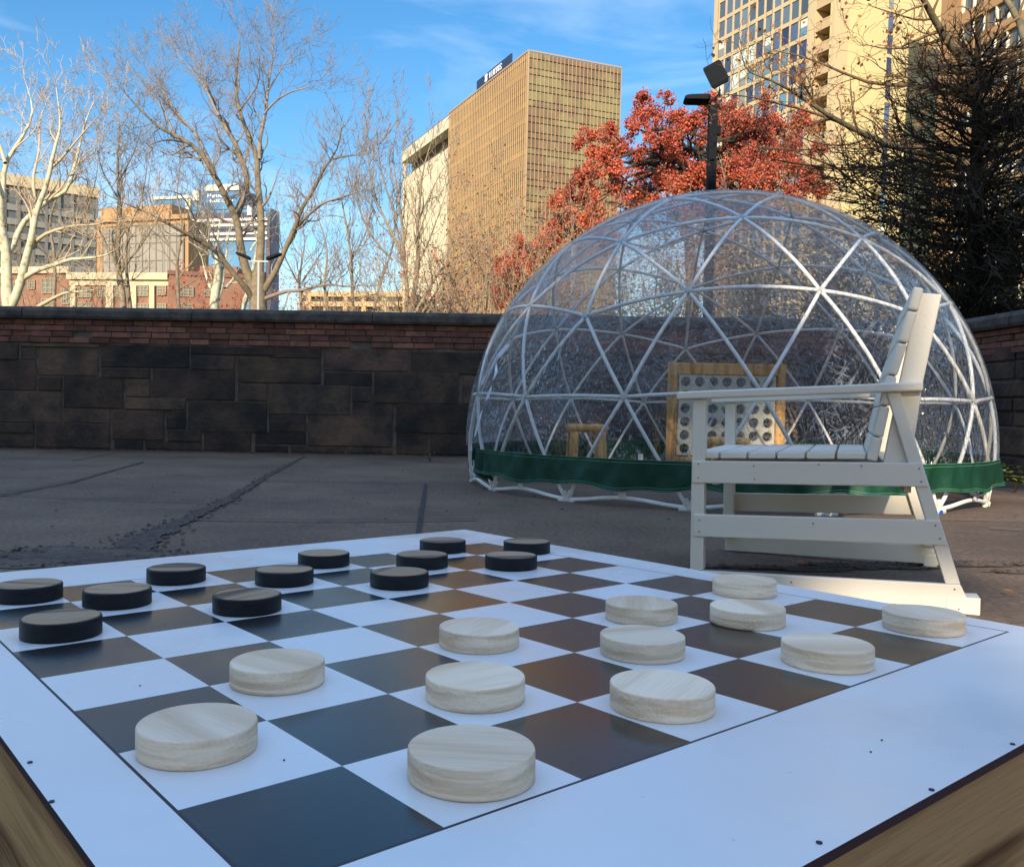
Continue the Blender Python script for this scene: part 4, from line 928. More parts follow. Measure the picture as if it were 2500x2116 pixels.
tree('sycamore_tree', 20, D, 'white-barked leaning sycamore cut by the left edge of the photo', 'tree', 'white-barked sycamores', BARKW, T, C_, twigmat=mat('pale_twig', srgb(196, 172, 140), .9))
# --- small white sycamores near the big tree
rg = np.random.default_rng(8); T, C_ = [], []; D = 44
trunk_limb(T, [Z1a(835, 1225), Z1a(850, 1050), Z1a(850, 900), Z1a(850, 780)], D, D, .3, .2, rg, C_, spacing=0)
for pxs, r0, r1 in [([(830, 1100), (780, 980), (750, 880), (730, 800)], .13, .04), ([(860, 1120), (900, 960), (930, 820), (940, 640), (970, 470)], .16, .03), ([(850, 800), (850, 640), (870, 470), (900, 370)], .15, .03),
        ([(930, 1020), (1000, 920), (1030, 880)], .12, .03), ([(850, 700), (780, 580), (700, 500), (650, 450)], .07, .02), ([(860, 460), (780, 380), (720, 320)], .06, .02), ([(850, 760), (740, 680), (640, 620)], .06, .02)]:
    limb(T if r0 > .14 else C_, [Z1a(*p) for p in pxs], D, D+1, r0, r1, rg, C_, spacing=1.4, Ls=1.3, lvl=2, start=.3, rmin=.01)
tree('sycamore_tree', 526, D, 'small forked white sycamore left of the T-shaped lamp', 'tree', 'white-barked sycamores', BARKW, T, C_)
rg = np.random.default_rng(9); T, C_ = [], []; D = 46
trunk_limb(T, [Z1a(1080, 1235), Z1a(1110, 1120), Z1a(1160, 960), Z1a(1190, 820), Z1a(1215, 650), Z1a(1225, 600)], D, D, .2, .05, rg, C_, spacing=1.2, Ls=1.5, lvl=2, rmin=.01)
limb(C_, [Z1a(1160, 680), Z1a(1220, 580), Z1a(1300, 480), Z1a(1340, 420)], D, D, .08, .02, rg, C_, spacing=1.2, Ls=1.5, lvl=2, rmin=.01)
tree('sycamore_tree', 590, D, 'slender white sycamore leaning behind the big tree trunk', 'tree', 'white-barked sycamores', BARKW, T, C_)
# --- middle left bare tree
def generic_bare(seed, px, D, stems, label, bark, spacing=.55, Ls=1.6, lvl=3, up=.14, rmin=.008, group=GT, Z=lambda x, y: (x, y), nch=3, name='bare_tree', leaf=None):
    rg = np.random.default_rng(seed); T, C_, tips = [], [], []
    for k, (pxs, r0, r1) in enumerate(stems):
        f = trunk_limb if r0 >= .07 and Z(*pxs[0])[1] > 735 else limb
        f(T if r0 >= .07 else C_, [Z(*p) for p in pxs], D, D+rg.uniform(-1.5, 1.5), r0, r1, rg, C_, spacing=spacing, Ls=Ls, lvl=lvl, start=.15, up=up, nch=nch, rmin=rmin, tips=tips)
    lm = None
    if leaf: lm = MB(); leaves(lm, tips, leaf[0], leaf[1], rg, leaf[3] if len(leaf) > 3 else .15)
    return tree(name, px, D, label, 'tree', group, bark, T, C_, lm, leaf[2] if leaf else None)
generic_bare(21, 300, 32, [([(680, 1710), (660, 1500), (640, 1350), (660, 1100), (650, 900), (660, 700), (650, 620)], .16, .02), ([(720, 1700), (700, 1550), (690, 1300), (760, 1150), (800, 1000)], .09, .02), ([(660, 1480), (560, 1300), (500, 1150), (480, 1000)], .05, .015),
    ([(670, 1500), (760, 1380), (840, 1280), (900, 1150)], .05, .015), ([(655, 1100), (560, 950), (520, 780), (560, 640)], .05, .012), ([(655, 1000), (740, 850), (780, 720)], .05, .012)], 'slim bare tree with upright twigs between the sycamore and the big tree', BARKT, Z=Z1, spacing=.4, Ls=1.0)
generic_bare(22, 1010, 28, [([(505, 1760), (540, 1500), (555, 1200), (570, 950), (610, 800), (650, 640)], .13, .015), ([(480, 1760), (485, 1500), (455, 1200), (430, 950), (400, 750), (420, 610)], .11, .012), ([(470, 1400), (380, 1200), (300, 1050), (250, 850), (240, 560)], .06, .012),
    ([(430, 1150), (350, 950), (310, 780), (300, 620)], .05, .01), ([(560, 1150), (650, 950), (720, 820)], .05, .01), ([(540, 1450), (640, 1250), (700, 1080), (740, 950)], .05, .01), ([(400, 1400), (260, 1250), (180, 1050), (120, 850)], .05, .01)], 'vase-shaped pale bare tree in front of the cream office block', BARKT, Z=Z2, up=.3, spacing=.34, Ls=.85)
generic_bare(23, 1060, 23, [([(520, 1760), (600, 1600), (690, 1450), (820, 1350), (980, 1275)], .075, .012), ([(600, 1740), (800, 1530), (940, 1370), (1060, 1250)], .05, .01), ([(640, 1750), (800, 1640), (1000, 1620), (1080, 1640)], .04, .01), ([(480, 1760), (400, 1650), (300, 1600), (180, 1640)], .05, .01), ([(560, 1760), (640, 1640), (720, 1500), (700, 1350)], .05, .01)], 'low arching pale bush-like tree with long bare shoots at the dome edge', BARKT, Z=Z2, up=.1, spacing=.4, Ls=1.1, rmin=.006)
generic_bare(24, 870, 33, [([(860, 770), (862, 660), (850, 560), (830, 470), (820, 400)], .1, .015), ([(800, 770), (790, 680), (800, 600), (770, 520)], .09, .015), ([(910, 772), (930, 680), (960, 600), (970, 500)], .09, .015), ([(850, 650), (900, 560), (910, 460)], .05, .012)], 'thin twiggy tree over the tan parking garage', BARKT, up=.2, spacing=.4, Ls=1.0)
generic_bare(25, 130, 40, [([(130, 760), (135, 640), (120, 540), (150, 440), (140, 380)], .12, .02), ([(130, 650), (190, 560), (230, 470), (240, 380)], .06, .015), ([(128, 640), (70, 560), (60, 480)], .06, .015)], 'brownish bare tree behind the leaning sycamore', BARKT, spacing=.5, leaf=(700, .07, RUSTLEAF))
generic_bare(26, 430, 42, [([(440, 765), (430, 660), (445, 560), (430, 460), (440, 400)], .12, .02), ([(435, 640), (380, 540), (360, 460), (370, 390)], .06, .015), ([(437, 600), (490, 520), (500, 430)], .06, .015)], 'faint bare tree in front of the tan brick block', BARKT, spacing=.6)
generic_bare(27, 735, 46, [([(735, 772), (730, 680), (745, 600), (740, 540)], .12, .02), ([(733, 700), (690, 620), (680, 540)], .06, .015), ([(737, 690), (790, 610), (800, 560)], .06, .015)], 'small distant bare tree right of the big trunk', BARKT, spacing=.55, Ls=1.4)

# --- shrubs and small leafy trees beyond the wall
def bush(seed, px, D, ytop, width, label, n, leafmat, nleaf, ls=.09, bark=BARKT, name='shrub', lvl=3):
    rg = np.random.default_rng(seed); c = at(px, ytop, D); H = c[2]; wm = width/F*D; T, C_, tips = [], [], []
    for k in range(n):
        x = c[0]+rg.uniform(-.35, .35)*wm; p = np.array([x, D+rg.uniform(-.6, .6), -.1]); d = np.array([(x-c[0])/wm*.9+rg.normal(0, .15), rg.normal(0, .2), 1.0])
        grow(C_ if k else T, p, d, H*rg.uniform(.5, .72), .04, lvl, rg, 4, .1, .14, .6, (.3, .8), .006, .6, tips)
    lm = MB()
    if nleaf: leaves(lm, tips, nleaf, ls, rg, .12)
    R = root(name, (c[0], D, 0), label, 'shrub' if name == 'shrub' else 'tree', 'bushes and small trees beyond the wall')
    obj('trunk', tubes(T), bark, R); obj('branches', tubes(C_), bark, R)
    if nleaf: obj('leaves', lm, leafmat, R)
bush(31, 1160, 21, 610, 260, 'orange brown bush against the gold tower beside the dome', 9, RUSTLEAF, 2600, .06)
bush(32, 1290, 22, 560, 200, 'tall rusty bush half behind the dome shoulder', 8, RUSTLEAF, 1800, .06)
bush(33, 960, 26, 655, 260, 'pale tangle of bare stems low before the cream block', 10, BROWNLEAF, 300, .06)
bush(34, 545, 52, 690, 120, 'small russet tree beside the red brick house', 6, REDLEAF, 1600, .14, name='small_tree')
bush(35, 700, 55, 690, 140, 'dull pink-leaved tree low to the right of the big trunk', 7, mat('pink_leaf', srgb(178, 96, 78), .7, island=.3), 1700, .14, name='small_tree')
bush(36, 60, 34, 660, 220, 'brown tangled bush at the foot of the leaning sycamore', 9, BROWNLEAF, 900, .07)
bush(37, 210, 36, 680, 200, 'low bare bush before the brick house on the left', 8, BROWNLEAF, 500, .07)
bush(38, 820, 48, 715, 180, 'low brown bush right of the T-shaped lamp', 7, BROWNLEAF, 600, .1)
bush(39, 1095, 30, 640, 160, 'tawny bush below the corner between cream and gold facades', 8, RUSTLEAF, 900, .07)
bush(40, 1900, 14, 640, 330, 'russet bush seen through the plastic at the right of the dome', 7, RUSTLEAF, 1500, .07)
bush(41, 1640, 16, 700, 330, 'olive bush seen through the middle of the dome', 7, mat('olive_leaf', srgb(150, 140, 70), .6, island=.3), 2200, .07)

bush(42, 1560, 24, 560, 330, 'broad rusty bush seen through the upper left panels of the dome', 11, RUSTLEAF, 5200, .075)
bush(43, 1745, 21, 600, 260, 'brown bush directly behind the middle of the dome', 9, BROWNLEAF, 3600, .07)

# --- red oaks
def oak(seed, px, D, blobs, Z, label, nl, ls, trunk_px, depth=2.2):
    rg = np.random.default_rng(seed); T, C_ = [], []; cl = []
    trunk_limb(T, trunk_px, D, D, .26, .1, rg, C_, spacing=0)
    Qm = T[0][0]
    for (x, y, r) in blobs:
        r = r*1.05; X, Y = Z(x, y); X2, _ = Z(x+r, y); dp = D+rg.uniform(-depth, depth); c = at(X, Y, dp); rm = abs(X2-X)/F*dp; 
        k = rg.integers(len(Qm)//3, len(Qm)); s = Qm[k]; mid = (s+c)/2+rg.normal(0, .25, 3)
        P = np.array([s, (s+mid)/2+rg.normal(0, .08, 3), mid, (mid+c)/2+rg.normal(0, .08, 3), c]); C_.append((P, np.linspace(.07, .018, 5)))
        tips = []
        for _ in range(7): grow(C_, c+rg.normal(0, rm*.15, 3), rg.normal(0, 1, 3)+np.array([0, 0, .3]), rm*.85, .014, 2, rg, 3, .05, .25, .6, (.5, 1.1), .005, .6, tips)
        cl.append((tips, rm))
    R = root('red_oak_tree', base_of(px, D), label, 'tree', 'red oaks behind the dome')
    obj('trunk', tubes(T), BARKD, R, smooth=True); obj('branches', tubes(C_), BARKD, R)
    mb = MB(); tot = sum(r*r for _, r in cl)
    for tips, r in cl: leaves(mb, tips, int(nl*r*r/tot), ls, rg, r*.16, .9)
    obj('leaves', mb, REDLEAF, R)
oak(51, 1680, 27, [(340, 560, 70), (200, 760, 80), (420, 480, 70), (60, 900, 60), (450, 700, 90), (150, 1080, 90), (360, 1100, 100), (1020, 330, 70), (860, 470, 80), (1150, 420, 80), (690, 130, 70), (820, 130, 45), (640, 230, 45), (600, 300, 90), (760, 370, 120), (960, 400, 120), (1090, 240, 100), (930, 280, 70), (1290, 330, 140), (1500, 330, 140), (1690, 320, 110), (1840, 310, 75), (1380, 480, 130), (1600, 480, 120),
    (1770, 540, 90), (1920, 490, 55), (1330, 640, 130), (1650, 690, 110), (1500, 620, 110), (270, 440, 80), (400, 600, 80), (250, 660, 60), (430, 380, 60), (130, 840, 80), (300, 860, 80), (520, 800, 110), (650, 650, 90), (820, 590, 120), (700, 740, 120), (960, 760, 110), (1060, 560, 60),
    (1250, 230, 80), (90, 980, 60), (300, 1000, 100), (1200, 780, 90), (1500, 790, 120), (1800, 830, 110), (1930, 800, 70), (1250, 500, 80), (560, 520, 60), (1050, 680, 70), (900, 900, 120), (1200, 900, 120), (1500, 950, 150), (600, 950, 130)], Zr,
    'great red-leaved oak rising behind the dome and the black post', 88000, .07, [(1690, 760), (1690, 650), (1685, 560), (1680, 480), (1670, 400), (1660, 320)])
oak(52, 1400, 30, [(1150, 1400, 90), (1300, 1440, 80), (1220, 1330, 60), (1090, 1480, 70), (1400, 1280, 70), (1180, 1560, 90), (1450, 1210, 60), (1320, 1320, 60), (1060, 1600, 60)], Z2,
    'smaller red oak low at the left shoulder of the dome', 24000, .07, [(1330, 770), (1320, 700), (1300, 640), (1290, 600)], 1.2)

# --- tree with lit limbs at the upper right
rg = np.random.default_rng(61); T, C_, tips = [], [], []; D = 15.5
trunk_limb(T, [(2462, 640), (2455, 520), (2440, 420)], D, D, .2, .17, rg, C_, spacing=0)
for pxs, r0, r1, dz in [([(1960, 800), (1920, 600), (1870, 450), (1800, 310), (1700, 185), (1620, 95), (1560, 0), (1500, -150)], .14, .05, -1.5), ([(1960, 780), (2100, 400), (2120, 200), (2060, 90), (1990, -10), (1900, -150)], .13, .05, 1.5),
    ([(1960, 900), (1800, 830), (1620, 790), (1450, 760), (1280, 700), (1150, 625), (1020, 530), (940, 460), (880, 430), (780, 390), (690, 370)], .11, .012, -2), ([(1010, 510), (970, 440), (940, 380), (900, 340)], .03, .008, -2), ([(1150, 625), (960, 560), (820, 530), (700, 490), (560, 480)], .035, .008, -2.5),
    ([(1870, 430), (1720, 440), (1580, 445), (1430, 440), (1300, 430), (1180, 370), (1060, 315), (940, 290), (820, 260)], .06, .01, -1), ([(1600, 800), (1450, 830), (1350, 855), (1200, 870), (1020, 860), (900, 830), (800, 810)], .06, .012, -1.5),
    ([(1700, 185), (1560, 240), (1420, 250), (1290, 230)], .04, .009, -2), ([(1790, 310), (1650, 330), (1540, 350), (1400, 390)], .03, .009, 0), ([(1620, 95), (1540, 110), (1420, 70), (1300, 30)], .03, .009, -1),
    ([(2060, 90), (1960, 150), (1880, 230), (1820, 330)], .03, .009, 0), ([(1450, 760), (1380, 700), (1330, 620), (1200, 560)], .03, .009, -1), ([(1300, 700), (1200, 740), (1050, 740), (950, 700)], .03, .009, -2)]:
    pp = [Z3(*p) for p in pxs]; limb(T if r0 > .1 else C_, pp, D, D+dz, r0, r1, rg, C_, spacing=.24, Ls=.75, lvl=2, start=.12, up=.03, nch=3, rmin=.0038, tips=tips, wob=.28)
lm = MB(); leaves(lm, tips, 900, .07, rg, .03, 1.0)
tree('bare_tree', 2460, D, 'crooked lichen-barked tree with a few dangling leaves over the top right corner', 'tree', GT, BARKL, T, C_, lm, BROWNLEAF, twigmat=mat('lit_twig', srgb(120, 92, 62), .9))
# --- dark evergreen mass behind the side wall
rg = np.random.default_rng(62); T, C_, nd = [], [], []
ex, ey = 7.5, 12.6
T.append((np.array([[ex, ey, -.1], [ex+.05, ey, 2.5], [ex, ey+.05, 6.2]]), np.array([.16, .12, .03])))
for k in range(210):
    z = .7+5.0*(k/210)**.9; a = rg.uniform(0, 6.283); L = (3.05-.40*z)*rg.uniform(.7, 1.15)*(1.15 if math.cos(a) < 0 else .9)
    d = np.array([math.cos(a), math.sin(a), rg.uniform(-.05, .35)]); p = np.array([ex, ey, z]); pts = [p]; q = p
    for s in range(6): d = unit(d+np.array([0, 0, .05])+rg.normal(0, .07, 3)); q = q+d*L/6; pts.append(q)
    pts = np.array(pts); C_.append((pts, np.linspace(.022, .005, 7)))
    for s in range(1, 7):
        for _ in range(4):
            ax = unit(pts[s]-pts[s-1]); sd = unit(np.cross(ax, rg.normal(0, 1, 3))); an = rg.uniform(.35, .85); dd = ax*math.cos(an)+sd*math.sin(an); l = L*.3*rg.uniform(.5, 1.2)
            p0 = pts[s-1]+(pts[s]-pts[s-1])*rg.uniform(0, 1); p1 = p0+dd*l*.5+rg.normal(0, .02, 3); p2 = p1+unit(dd+np.array([0, 0, .1]))*l*.5; C_.append((np.array([p0, p1, p2]), np.array([.008, .006, .004])))
            for _ in range(2):
                t = rg.uniform(.2, .9); b = p0+(p2-p0)*t; e = b+unit(dd+rg.normal(0, .5, 3))*l*.45; C_.append((np.array([b, e]), np.array([.005, .0035])))
            if s < 5 and p1[0] > ex-1.3 and p1[2] < 3.6: nd.append(p1); nd.append(p0)
R = root('evergreen_tree', (ex, ey, 0), 'dark shaded evergreen with a dense tangle of twigs at the right edge', 'tree')
obj('trunk', tubes(T), DKTWIG, R); obj('branches', tubes(C_), DKTWIG, R); mb = MB(); leaves(mb, nd, 8000, .06, rg, .08, .2); obj('needles', mb, DKNEEDLE, R)
# --- weeds at the foot of the side wall
for k, (x, y, lb, n) in enumerate([(2438, 1180, 'sprig of yellow-green weed at the foot of the side wall, left one', 16), (2478, 1196, 'yellow-green weed growing by the dark wall, right one', 16), (1350-300, 1120, 'tiny green weed in the wall foot left of the dome', 8)]):
    g = ground(x, y+8); mb = MB(); st = MB(); R = root('weed_plant', (g[0], g[1], 0), lb, 'plant', 'weeds along the wall foot')
    s = .05 if k < 2 else .03
    for j in range(n):
        a = rg.uniform(0, 6.28); h = rg.uniform(.4, 1)*s*4; tip = np.array([g[0]+math.cos(a)*s*1.6*rg.uniform(.3, 1), g[1]+math.sin(a)*s*1.6*rg.uniform(.3, 1), h]); st.tube([(g[0], g[1], 0), ((g[0]+tip[0])/2, (g[1]+tip[1])/2, h*.7), tip], .0015, 3)
        leafmesh(mb, tip, s*.9); leafmesh(mb, tip-(0, 0, h*.2), s*.8)
    obj('stem', st, DKTWIG, R); obj('leaves', mb, YLEAF, R)

# ================================================================ town buildings (measured in the B frame)
def bat(X, Y, D): return at(X, Y, D, B)           # pixel at a depth, in B-frame axes
class Fac:                                        # a vertical facade between two plan points
    def __init__(s, P0, P1):
        s.P0 = np.array(P0[:2], float); s.P1 = np.array(P1[:2], float); d = s.P1-s.P0; s.L = np.linalg.norm(d); s.d = d/s.L; s.n = np.array([s.d[1], -s.d[0]])
    def P(s, a, o, z): return (*(s.P0+s.d*a+s.n*o), z)
    def box(s, mb, a0, a1, o0, o1, z0, z1, m=0):
        mb.hexa([s.P(a0, o1, z0), s.P(a1, o1, z0), s.P(a1, o0, z0), s.P(a0, o0, z0), s.P(a0, o1, z1), s.P(a1, o1, z1), s.P(a1, o0, z1), s.P(a0, o0, z1)], m)
    def hit(s, X, Y):                             # pixel -> (along, height) on the facade plane
        d = ray(X, Y, B); n = np.array([s.n[0], s.n[1], 0]); k = ((np.array([*s.P0, 0])-CAMP)@n)/(d@n); P = CAMP+d*k; return float((P[:2]-s.P0)@s.d), float(P[2])
def glass(name, col, rough=.08, metal=.0, island=0, objrand=0, spec=.8, tint=None, col2=None, vscale=1): return mat(name, col, rough, metal, spec, island=island, objrand=objrand, var=.1 if col2 is None else 0, col2=col2, vscale=vscale)
# --- gold tower
Dg = 215.0
c0, cl, cr_ = bat(1292, 126, Dg), None, None
def plan_dir(base, topz, X, Y):                   # depth at which pixel ray reaches height topz
    d = ray(X, Y, B); k = (topz-CAMP[2])/d[2]; return CAMP+d*k
ztop = c0[2]; cl = plan_dir(None, ztop, 1098, 278); cr_ = plan_dir(None, ztop, 1517, 168)
print('gold', c0, cl, cr_)
gold = broot('gold_office_tower', (c0[0], c0[1], 0), 'tall gold glass office tower with a dark rooftop sign', 'building')
FL, FR = Fac(cl, c0), Fac(c0, cr_)
GOLDP = mat('gold_panel', srgb(146, 120, 68), .35, .2, .5, col2=srgb(96, 74, 48), vscale=.10, island=.25, ramp=(.38, .6))
OLIVEP = mat('gold_glass_sky_tint', srgb(136, 126, 90), .3, .1, .5, island=.2, col2=srgb(122, 100, 78), vscale=.12, ramp=(.45, .55))  # same gold glass; olive cast of reflected sky painted into the colour
FIN = mat('gold_fin', srgb(176, 148, 112), .5); FIN2 = mat('bronze_mullion', srgb(176, 146, 110), .5); SPAN = mat('spandrel_shadow', srgb(88, 70, 52), .7)
core = MB(); cc_ = np.array(c0[:2])-.3*FL.n-.3*FR.n; A = [FL.P(0, -.3, 0), (cc_[0], cc_[1], 0), FR.P(FR.L, -.3, 0)]; bk = np.array(A[2])+np.array(A[0])-np.array(A[1])
core.prism([A[0], A[1], A[2], bk], (0, 0, ztop)); obj('wall_core', core, SPAN, gold)
fh = 3.75; nf = int(ztop/fh)+1
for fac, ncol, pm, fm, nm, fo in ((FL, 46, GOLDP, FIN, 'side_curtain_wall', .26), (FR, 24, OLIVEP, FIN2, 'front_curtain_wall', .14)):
    mb, fin = MB(), MB(); cwid = fac.L/ncol
    for i in range(ncol):
        for j in range(nf):
            z1 = ztop-j*fh; 
            if z1 < 6: break
            hs = fh*.40; fac.box(mb, i*cwid+.05, (i+1)*cwid-.05, -.3, 0, z1-hs+.13, z1-.13); fac.box(mb, i*cwid+.05, (i+1)*cwid-.05, -.3, -.12 if fac is FL else -.02, z1-fh+.11, z1-hs-.11)
    for i in range(ncol+1): fac.box(fin, i*cwid-.07, i*cwid+.07, 0, fo, 0, ztop+.3)
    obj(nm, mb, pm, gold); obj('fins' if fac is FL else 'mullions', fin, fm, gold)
mb = MB(); FL.box(mb, -.1, FL.L+.2, 0, .3, ztop, ztop+.4); FR.box(mb, .31, FR.L, 0, .25, ztop, ztop+.35); FL.box(mb, FL.L-.35, FL.L+.12, .01, .3, 0, ztop-.02); obj('corner_trim', mb, FIN2, gold)
# sign standing on the roof edge
Fs = Fac(FL.P(0, -2.0, 0), FL.P(FL.L, -2.0, 0))
a0, z0 = Fs.hit(1163.5, 221); a1, z1 = Fs.hit(1248, 132); _, z0t = Fs.hit(1163.5, 198)
print('sign', a0, a1, z0, z0t, z1)
zt_ = (z0t+z1)/2; zb_ = ztop-.5
NAVY = mat('navy_sign', srgb(40, 52, 84), .5, var=.1); WLET = mat('white_letters', (.85, .86, .88), .5)
sg = MB(); Fs.box(sg, a0, a1, -.4, 0, zb_, zt_); sign = obj('rooftop_sign', sg, NAVY, gold)
def text_mesh(txt, size, ext, bold=.0, sx=1):
    cu = bpy.data.curves.new('t', 'FONT'); cu.body = txt; cu.size = size; cu.extrude = ext; cu.offset = bold; cu.align_x = 'LEFT'; cu.resolution_u = 3
    o = bpy.data.objects.new('t', cu); COL.objects.link(o); dg = bpy.context.evaluated_depsgraph_get(); me = bpy.data.meshes.new_from_object(o.evaluated_get(dg)); bpy.data.objects.remove(o)
    return me
def fac_matrix(fac, a, o, z, org):                # text plane: local x along facade, y up, z outward
    p = np.array(fac.P(a, o, z))-np.array(org); m = Matrix.Identity(4); cols = [(*fac.d, 0), (0, 0, 1), (*fac.n, 0)]
    for j, c in enumerate(cols):
        for i in range(3): m[i][j] = float(c[i])
    for i in range(3): m[i][3] = float(p[i])
    return m
def put_text(txt, fac, a0, a1, z0, z1, o, par, top, matl, serif=False, name='lettering'):
    me = text_mesh(txt, 1, .03, .012); co = np.array([v.co for v in me.vertices]); mn, mxx = co.min(0), co.max(0)
    sx = (a1-a0)/(mxx[0]-mn[0]); sy = (z1-z0)/(mxx[1]-mn[1])
    for v in me.vertices: v.co = Vector(((v.co[0]-mn[0])*sx, (v.co[1]-mn[1])*sy, v.co[2]*4))
    me.transform(fac_matrix(fac, a0, o, z0, ORG[top.name])); me.materials.clear(); me.materials.append(matl); ob = bpy.data.objects.new(name, me); COL.objects.link(ob); ob.parent = par
Zs = lambda x, y: (1130+x*.1134, 100+y*.1134)
ta0, tz0 = Fs.hit(*Zs(562, 815)); ta1, tz1 = Fs.hit(*Zs(845, 485)); _, tzb = Fs.hit(*Zs(845, 600))
# slab-serif letters built from strokes
def serif_word(fac, word, a0, a1, z0, z1, o, par, top):
    mb = MB(); n = len(word); w = (a1-a0)/n; H = z1-z0; t = w*.15
    def bar(x0, x1, y0, y1): fac.box(mb, x0, x1, o, o+.12, y0, y1)
    def diag(xa, ya, xb, yb, th): mb.prism([fac.P(xa-th/2, o, ya), fac.P(xa+th/2, o, ya), fac.P(xb+th/2, o, yb), fac.P(xb-th/2, o, yb)], (*(fac.n*.12), 0))
    for i, ch in enumerate(word):
        x = a0+i*w+w*.12; W = w*.76; sv = H*.06
        if ch == 'V': diag(x+W*.2, z1, x+W*.52, z0, t); diag(x+W*.86, z1, x+W*.56, z0, t*.5); bar(x, x+W*.42, z1-sv, z1); bar(x+W*.68, x+W, z1-sv, z1)
        if ch == 'I': bar(x+W*.5-t/2, x+W*.5+t/2, z0, z1); bar(x+W*.2, x+W*.8, z1-sv, z1+.01); bar(x+W*.2, x+W*.8, z0-.01, z0+sv)
        if ch == 'R': bar(x+W*.14, x+W*.14+t, z0, z1); bar(x, x+W*.45, z0-.01, z0+sv); bar(x, x+W*.7, z1-sv, z1+.01); bar(x+W*.62, x+W*.62+t, z0+H*.58, z1-sv*.8); bar(x+W*.3, x+W*.75, z0+H*.46, z0+H*.56); diag(x+W*.5, z0+H*.5, x+W*.9, z0, t)
        if ch == 'T': bar(x+W*.5-t/2, x+W*.5+t/2, z0, z1); bar(x, x+W, z1-sv*1.2, z1+.01); bar(x, x+t*.4, z1-H*.24, z1-sv*1.2); bar(x+W-t*.4, x+W, z1-H*.24, z1-sv*1.2); bar(x+W*.25, x+W*.75, z0-.01, z0+sv)
        if ch == 'U': bar(x+W*.1, x+W*.1+t, z0+H*.12, z1); bar(x+W*.78, x+W*.78+t*.5, z0+H*.12, z1); bar(x+W*.2, x+W*.84, z0, z0+H*.13); bar(x, x+W*.45, z1-sv, z1+.01); bar(x+W*.66, x+W, z1-sv, z1+.01)
        if ch == 'S': bar(x+W*.15, x+W*.9, z1-H*.12, z1); bar(x+W*.08, x+W*.08+t, z0+H*.56, z1-H*.1); diag(x+W*.25, z0+H*.62, x+W*.75, z0+H*.4, t); bar(x+W*.7, x+W*.7+t, z0+H*.08, z0+H*.44); bar(x+W*.08, x+W*.85, z0, z0+H*.12); bar(x+W*.84, x+W*.92, z0+H*.72, z1-H*.05); bar(x+W*.06, x+W*.14, z0+H*.05, z0+H*.28)
    ob = obj('lettering', mb, WLET, par, origin=ORG[top.name])
tzm0 = (Fs.hit(*Zs(570, 812))[1]+Fs.hit(*Zs(810, 635))[1])/2; tzm1 = (Fs.hit(*Zs(548, 700))[1]+Fs.hit(*Zs(845, 485))[1])/2
serif_word(Fs, 'VIRTUS', ta0, ta1, tzm0, tzm1, .02, sign, gold)
# four-lobed line emblem left of the word
mb = MB(); ea, _ = Fs.hit(*Zs(505, 800)); ez = Fs.hit(*Zs(505, 800))[1]; R_ = (tzm1-tzm0)*.72
for k in range(4):
    cxa, cz = ea+R_*.5*(1 if k in (0, 3) else -1)*.8, ez+R_*.5*(1 if k < 2 else -1)
    for rr in (R_*.44, R_*.24):
        pts = [Fs.P(cxa+rr*math.cos(t)*.8, .06, cz+rr*math.sin(t)) for t in np.linspace(0, 2*math.pi, 15)]; mb.tube(pts, R_*.045, 4)
mb.tube([Fs.P(ea-R_*.7, .06, ez), Fs.P(ea+R_*.7, .06, ez)], R_*.07, 4); mb.tube([Fs.P(ea, .06, ez-R_*.8), Fs.P(ea, .06, ez+R_*.8)], R_*.07, 4)
obj('emblem', mb, WLET, sign, origin=ORG[gold.name])
mb = MB(); Fs.box(mb, a1+.5, a1+4.2, -5, -2, ztop-.5, ztop+1.8); Fs.box(mb, a1+.4, a1+4.4, -5.2, -1.8, ztop+1.8, ztop+2.3); obj('roof_plant', mb, mat('roof_plant_metal', (.6, .6, .58), .6), gold)
# --- cream concrete block adjoining on the left
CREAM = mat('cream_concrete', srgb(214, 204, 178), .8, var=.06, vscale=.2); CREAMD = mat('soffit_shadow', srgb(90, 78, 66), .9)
P0 = np.array(FL.P(0, -1.5, 0)); zsl = plan_dir(None, 1, 1, 1)[2]
Fc = Fac(FL.P(-60, -1.0, 0), FL.P(-.3, -1.0, 0)); aL, zL = Fc.hit(984, 368); aR, zR = Fc.hit(1097, 290)
print('cream', aL, zL, aR, zR, Fc.L)
Fc = Fac(Fc.P(aL, 0, 0), Fc.P(Fc.L, 0, 0)); zc = (zL+zR)/2
blk = broot('cream_office_block', (Fc.P0[0], Fc.P0[1], 0), 'cream concrete office block with vertical fins adjoining the gold tower', 'building')
wl_, sh = MB(), MB(); ztopc = zc; zop = ztopc-3.6
bkv = np.array([*(-Fc.n*26), 0]); wl_.prism([Fc.P(0, -.6, 0), Fc.P(Fc.L, -.6, 0), Fc.P(Fc.L, -26, 0), Fc.P(0, -26, 0)], (0, 0, zop-6.0)); Fc.box(wl_, 0, Fc.L, -24, .5, zop, ztopc); Fc.box(wl_, Fc.L-1.2, Fc.L, -1, 0, 0, zop+.02)
Fc.box(wl_, -.0, .9, -1, 0, 0, zop+.02)
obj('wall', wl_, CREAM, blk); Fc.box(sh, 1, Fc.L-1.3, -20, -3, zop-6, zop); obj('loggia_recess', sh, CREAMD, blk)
fn, gw = MB(), MB(); nfin = 34
for i in range(nfin): a = (i+.5)*Fc.L/nfin; Fc.box(fn, a-.28, a+.28, -.6, .05, 0, zop-5.4)
j = 0
while 4+j*3.7 < zop-8: 
    for i in range(nfin-1): a = (i+1)*Fc.L/nfin; Fc.box(gw, a-.4, a+.4, -.62, -.5, 5+j*3.7, 6.6+j*3.7)
    j += 1
